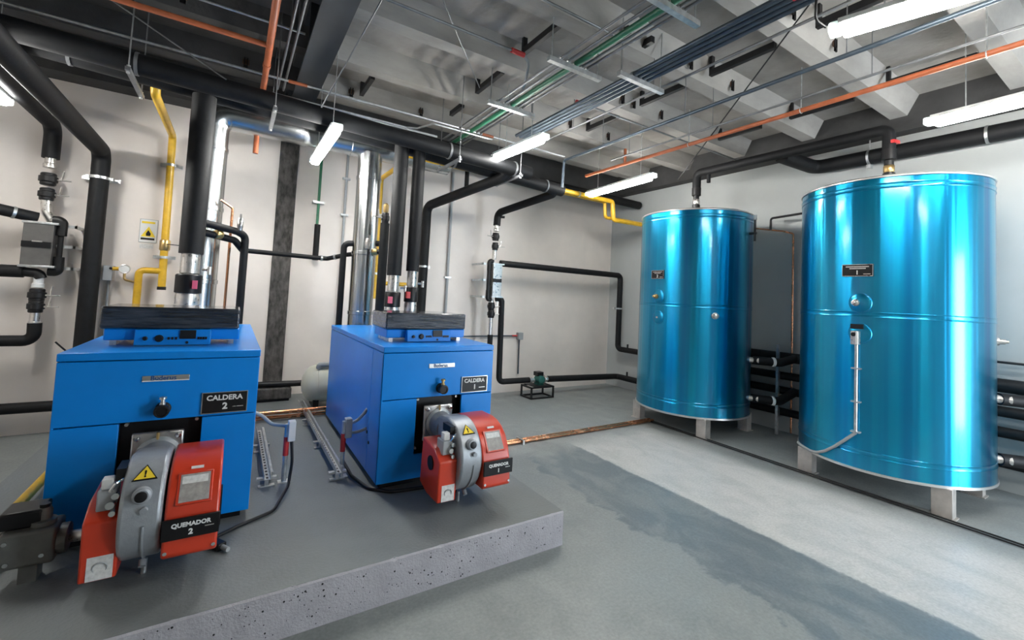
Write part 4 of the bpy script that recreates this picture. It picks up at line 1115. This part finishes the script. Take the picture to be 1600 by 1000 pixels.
run('flexible_cable', 'lower grey flexible conduit from the grey junction box into the middle boiler', 'cable', [(.80, 3.42, .53), (.86, 3.44, .52), (.918, 3.38, .56)], .011, M_GREYP, bend=.05, segs=10)
run('flexible_cable', 'dark hose curling along the plinth under the middle boiler', 'cable', [(.80, 3.55, .28), (.82, 3.35, .24), (.88, 3.12, .228), (1.0, 3.0, .226), (1.3, 2.96, .226), (1.42, 2.80, .226)], .012, M_BLACK, bend=.1, segs=10)
t = thing('cable_plug', 'black plug lying on the plinth beside the nearer burner', 'plug', (.0, 2.78, PZ))
obj('plug_body', MB().beam((-.02, 2.84, .234), (.045, 2.74, .234), .045, .036), M_BLACK, t, bevel=.006)
obj('cord_grip', MB().cyl((.045, 2.74, .234), (.07, 2.70, .234), .012, 10), M_GREYP, t)

# gas train of the nearer burner
t = thing('gas_train', 'grey gas valve block left of the nearer burner at the picture edge', 'gas valve', (-.68, 2.85, PZ))
obj('body', MB().box(-.785, -.60, 2.80, 2.95, .30, .455), M_VALVE, t, bevel=.014, bseg=3)
obj('bonnet', MB().lathe((-.66, 2.87, .455), [(.045, 0), (.045, .02), (.028, .024), (.028, .06), (.022, .075)], segs=20), M_VALVE, t)
obj('cap', MB().lathe((-.66, 2.87, .53), [(.018, 0), (.018, .015)], segs=14), M_BLACK, t)
obj('solenoid', MB().box(-.80, -.66, 2.84, 2.98, .455, .53), M_BLACK, t, bevel=.01)
obj('connector', MB().box(-.84, -.785, 2.84, 2.91, .37, .44), M_BLACK, t, bevel=.006)
obj('flange', MB().lathe((-.60, 2.87, .375), [(.065, 0), (.065, .03), (.035, .035)], axis=(1, 0, 0), segs=20), M_VALVE, t)
obj('outlet_pipe', MB().cyl((-.57, 2.87, .375), (-.45, 2.80, .40), .026), M_STEEL, t)
obj('screw', MB().lathe((-.64, 2.80, .345), [(.009, 0), (.009, .008)], axis=(0, -1, 0), segs=10).lathe((-.75, 2.80, .33), [(.009, 0), (.009, .008)], axis=(0, -1, 0), segs=10).lathe((-.76, 2.80, .42), [(.009, 0), (.009, .008)], axis=(0, -1, 0), segs=10), M_CHROME, t)
obj('support', MB().box(-.72, -.66, 2.84, 2.92, PZ, .30), M_VALVE, t)
obj('inlet_pipe', MB().tube([(-.785, 2.89, .38), (-.86, 2.89, .36), (-.93, 3.3, .30), (-.95, 5.6, .28)], .026, 14, bend=.06), M_YEL, t)
obj('filter', MB().lathe((-.89, 3.08, .33), [(.03, -.05), (.05, -.04), (.05, .04), (.03, .05)], axis=(-.16, .98, -.1), segs=18), M_VALVE, t)

# ------------------------------------------------------------------ sprinkler, conduit bundles and braces under the ceiling
t = pipe('sprinkler_pipe', 'long orange sprinkler pipe crossing below the ceiling over the tanks side', 'sprinkler pipe', [(4.19, -2.9, 3.40), (4.19, 4.75, 3.40)], .021, M_ORG, part='tube')
obj('drop', MB().cyl((4.19, 4.0, 3.42), (4.19, 4.0, 3.60), .018, 10), M_ORG, t)
for y in (.75, 1.9, 3.05):
    obj('hanger', MB().cyl((4.19, y, 3.42), (4.19, y, 3.8), .005, 6).torus((4.19, y, 3.40), .025, .004, axis=(0, 1, 0), segs=14, sub=6), M_ZINC, t)
t = pipe('sprinkler_pipe', 'orange sprinkler riser crossing in front of the dark steel beam', 'sprinkler pipe', [(.112, 1.5, 3.50), (.112, 5.0, 3.50)], .026, M_ORG, part='tube')
obj('branch', MB().cyl((.10, 3.95, 3.50), (X0 + .02, 3.95, 3.50), .021), M_ORG, t)
obj('coupling', MB().lathe((.112, 4.32, 3.50), [(.031, -.03), (.031, .03)], axis=(0, 1, 0), segs=16), M_ORG, t)

def bundle(name, cx, z, offs, y0, y1, label, mats, supports, redspan=None):
    t = thing(name, label, 'conduit', (cx, y1, z))
    for i, (dx, r) in enumerate(offs):
        obj('conduit', MB().cyl((cx + dx, y0, z), (cx + dx, y1, z), r, 12), mats[i], t)
        if redspan and i in (0, 1):
            obj('red_band', MB().cyl((cx + dx, redspan[0], z), (cx + dx, redspan[1], z), r + .003, 12), M_REDTAPE, t)
    for y in supports:
        s = obj('strut', MB().box(cx - .27, cx + .27, y - .02, y + .02, z - .06, z - .022), M_ZINC, t)
        for dx in (-.24, .24):
            obj('threaded_rod', MB().cyl((cx + dx, y, z - .06), (cx + dx, y, ZS), .005, 6), M_ZINC, s)
        for dx, r in offs:
            obj('clip', MB().lathe((cx + dx, y, z), [(r + .001, -.012), (r + .006, -.012), (r + .006, .012), (r + .001, .012)], axis=(0, 1, 0), segs=12), M_ZINC, s)
    return t
bundle('conduit_bundle', 2.205, 3.50, ((-.15, .011), (-.075, .011), (0, .024), (.07, .011), (.12, .011)), -2.9, 5.0, 'rack of grey conduits with one green pipe under the ceiling',
       (M_COND, M_COND, M_GRN, M_COND, M_COND), (.85, 1.76, 2.68, 3.64))
run('green_drop', 'green pipe drop at the end of the conduit rack', 'pipe', [(2.205, 5.0, 3.50), (2.205, 5.04, 3.50), (2.205, 5.04, 3.28)], .024, M_GRN)
bundle('conduit_bundle', 2.79, 3.50, ((-.10, .02), (-.045, .02), (.01, .02), (.065, .02)), -2.9, 4.3, 'rack of four blue-grey conduits with a red band under the ceiling',
       (M_BLUEGREY, M_BLUEGREY, M_BLUEGREY, M_BLUEGREY), (.6, 2.51), redspan=(1.0, 1.30))
for i, (x, y0, y1, z, r, m, lab) in enumerate((
        (3.05, -2.9, 4.4, 3.50, .011, M_COND, 'thin grey conduit just right of the blue-grey conduit rack'),
        (3.50, -2.9, 4.4, 3.40, .017, M_BLUEGREY, 'single blue-grey conduit passing behind the near overhead lamp'),
        (3.94, -2.9, 4.0, 3.40, .010, M_COND, 'thin conduit next to the long orange sprinkler pipe'),
        (.235, 1.5, 4.9, 3.55, .010, M_COND, 'left of two thin conduits beside the dark steel beam'),
        (.285, 1.5, 4.9, 3.55, .010, M_COND, 'right of two thin conduits beside the dark steel beam'))):
    t = pipe('ceiling_conduit', lab, 'conduit', [(x, y0, z), (x, y1, z)] if i != 1 else [(x, y0, z), (x, y1, z), (x, y1 + .02, 3.05)], r, m, part='tube', segs=10)
    for y in (1.3, 2.6, 3.7):
        obj('drop_rod', MB().cyl((x, y, z), (x, y, ZS), .004, 6), M_COND, t)
for i, (x0, x1, y, z, r, m, lab) in enumerate((
        (.60, 1.98, 3.12, 3.70, .011, M_COND, 'galvanised conduit crossing the ceiling before the red sleeve and the green rack'),
        (.60, 2.40, 2.45, 3.70, .010, M_COND, 'galvanised conduit crossing the ceiling over the green rack nearer the camera'),
        (2.95, 5.9, 3.52, 3.70, .011, M_COND, 'galvanised conduit with red end crossing right of the blue-grey rack'),
        (X0 + .02, 3.6, 4.52, 3.50, .011, M_ZINC, 'long thin conduit running above the front black header'),
        (X0 + .02, 1.45, 4.55, 3.36, .010, M_ZINC, 'lower thin conduit resting on the front black header'),
        (X0 + .02, 1.9, 4.8, 3.44, .012, M_GREYP, 'grey conduit lying over the gap between the two front headers'),
        (X0 + .02, .36, 3.97, 3.70, .010, M_ZINC, 'thin conduit high on the ceiling left of the steel beam'))):
    t = pipe('cross_conduit', lab, 'conduit', [(x0, y, z), (x1, y, z)], r, m, part='tube', segs=10)
    if i == 0:
        obj('red_sleeve', MB().cyl((1.86, y, z), (1.99, y, z), .022, 10), M_REDTAPE, t)
        obj('whip', MB().tube([(1.98, y, z), (2.05, y + .02, z - .03), (2.1, y + .12, 3.56), (2.12, y + .2, 3.52)], .015, 10, bend=.06), M_GREYP, t)
    if i == 2:
        obj('red_sleeve', MB().cyl((2.93, y, z), (3.0, y, z), .022, 10), M_REDTAPE, t)
    if i == 3:
        obj('red_sleeve', MB().cyl((.30, y, z), (.46, y, z), .016, 10).cyl((2.35, y, z), (2.5, y, z), .016, 10), M_ORG, t)
run('cross_conduit', 'short jogged conduit stepping up behind the front header', 'conduit', [(1.45, 4.55, 3.36), (1.55, 4.50, 3.36), (1.68, 4.36, 3.40), (1.9, 4.36, 3.40), (2.4, 4.36, 3.40)], .010, M_ZINC, bend=.05, segs=10)
for p0, p1, lab in (((-1.0, 4.42, 3.74), (-.17, 4.36, 3.30), 'slanting thin brace rod above the headers at upper left'),
                    ((.80, 3.2, 3.8), (.53, 4.02, 3.14), 'thin slanting cable from ceiling to the lamp by the steel beam'),
                    ((1.14, 2.96, 3.78), (2.03, 4.02, 3.77), 'thin slanting conduit near the ceiling right of the steel beam'),
                    ((3.25, 1.39, 3.78), (4.75, 3.60, 3.22), 'dark slanting brace wire reaching to the lamp before tank 2')):
    run('brace_rod', lab, 'brace', [p0, p1], .006, M_COND if p0[0] < 3 else M_BLKMET, segs=8)
run('lamp_cord', 'black cord curving from the ceiling into the near overhead lamp', 'cable', [(2.62, 1.05, 3.75), (2.62, 1.12, 3.32), (2.66, 1.14, 3.24), (2.74, 1.12, 3.22)], .007, M_BLACK, bend=.06, segs=8)

# ------------------------------------------------------------------ lamps
def lamp(p0, p1, label, cord=True):
    p0, p1 = V(p0), V(p1)
    c = (p0 + p1) / 2
    d = (p1 - p0).normalized()
    t = thing('ceiling_lamp', label, 'lamp', (c.x, c.y, min(p0.z, p1.z)), 'fluorescent batten lamps hung from the ceiling')
    up = V((0, 0, .035))
    obj('housing', MB().beam(p0 + up - d * .02, p1 + up + d * .02, .10, .03), M_WHITEP, t, bevel=.006)
    obj('diffuser', MB().beam(p0 - V((0, 0, .012)), p1 - V((0, 0, .012)), .08, .062), M_TUBE, t, bevel=.018, bseg=3)
    for q, s in ((p0, -1), (p1, 1)):
        obj('end_cap', MB().beam(q + d * s * .002 + V((0, 0, .012)), q + d * s * .065 + V((0, 0, .012)), .095, .06), M_CLEAR, t, bevel=.012)
        h = q - d * s * .18 + V((0, 0, .05))
        obj('hanger', MB().cyl(h, (h.x, h.y, ZS), .004, 6), M_ZINC, t)
    return t
lamp((.67, 5.28, 3.0), (.67, 4.08, 3.0), 'lit lamp hanging before the back wall between the two flues')
lamp((2.46, 4.34, 3.2), (2.51, 3.52, 3.2), 'lit lamp hanging at the end of the green conduit rack')
lamp((4.38, 4.86, 3.18), (4.30, 3.66, 3.18), 'lit lamp hanging near the corner above the yellow gas pipe')
lamp((2.80, 1.06, 3.2), (3.12, -.12, 3.2), 'lit lamp cut by the top edge of the picture')
lamp((4.74, 1.14, 3.2), (4.66, -.06, 3.2), 'lit lamp at the right edge above the near tank')
lamp((-1.70, 5.25, 3.0), (-1.70, 4.05, 3.0), 'lit lamp cut by the left edge of the picture')
lamp((2.6, -1.4, 3.2), (2.6, -2.6, 3.2), 'lit lamp on the ceiling behind the viewer towards the doorway')
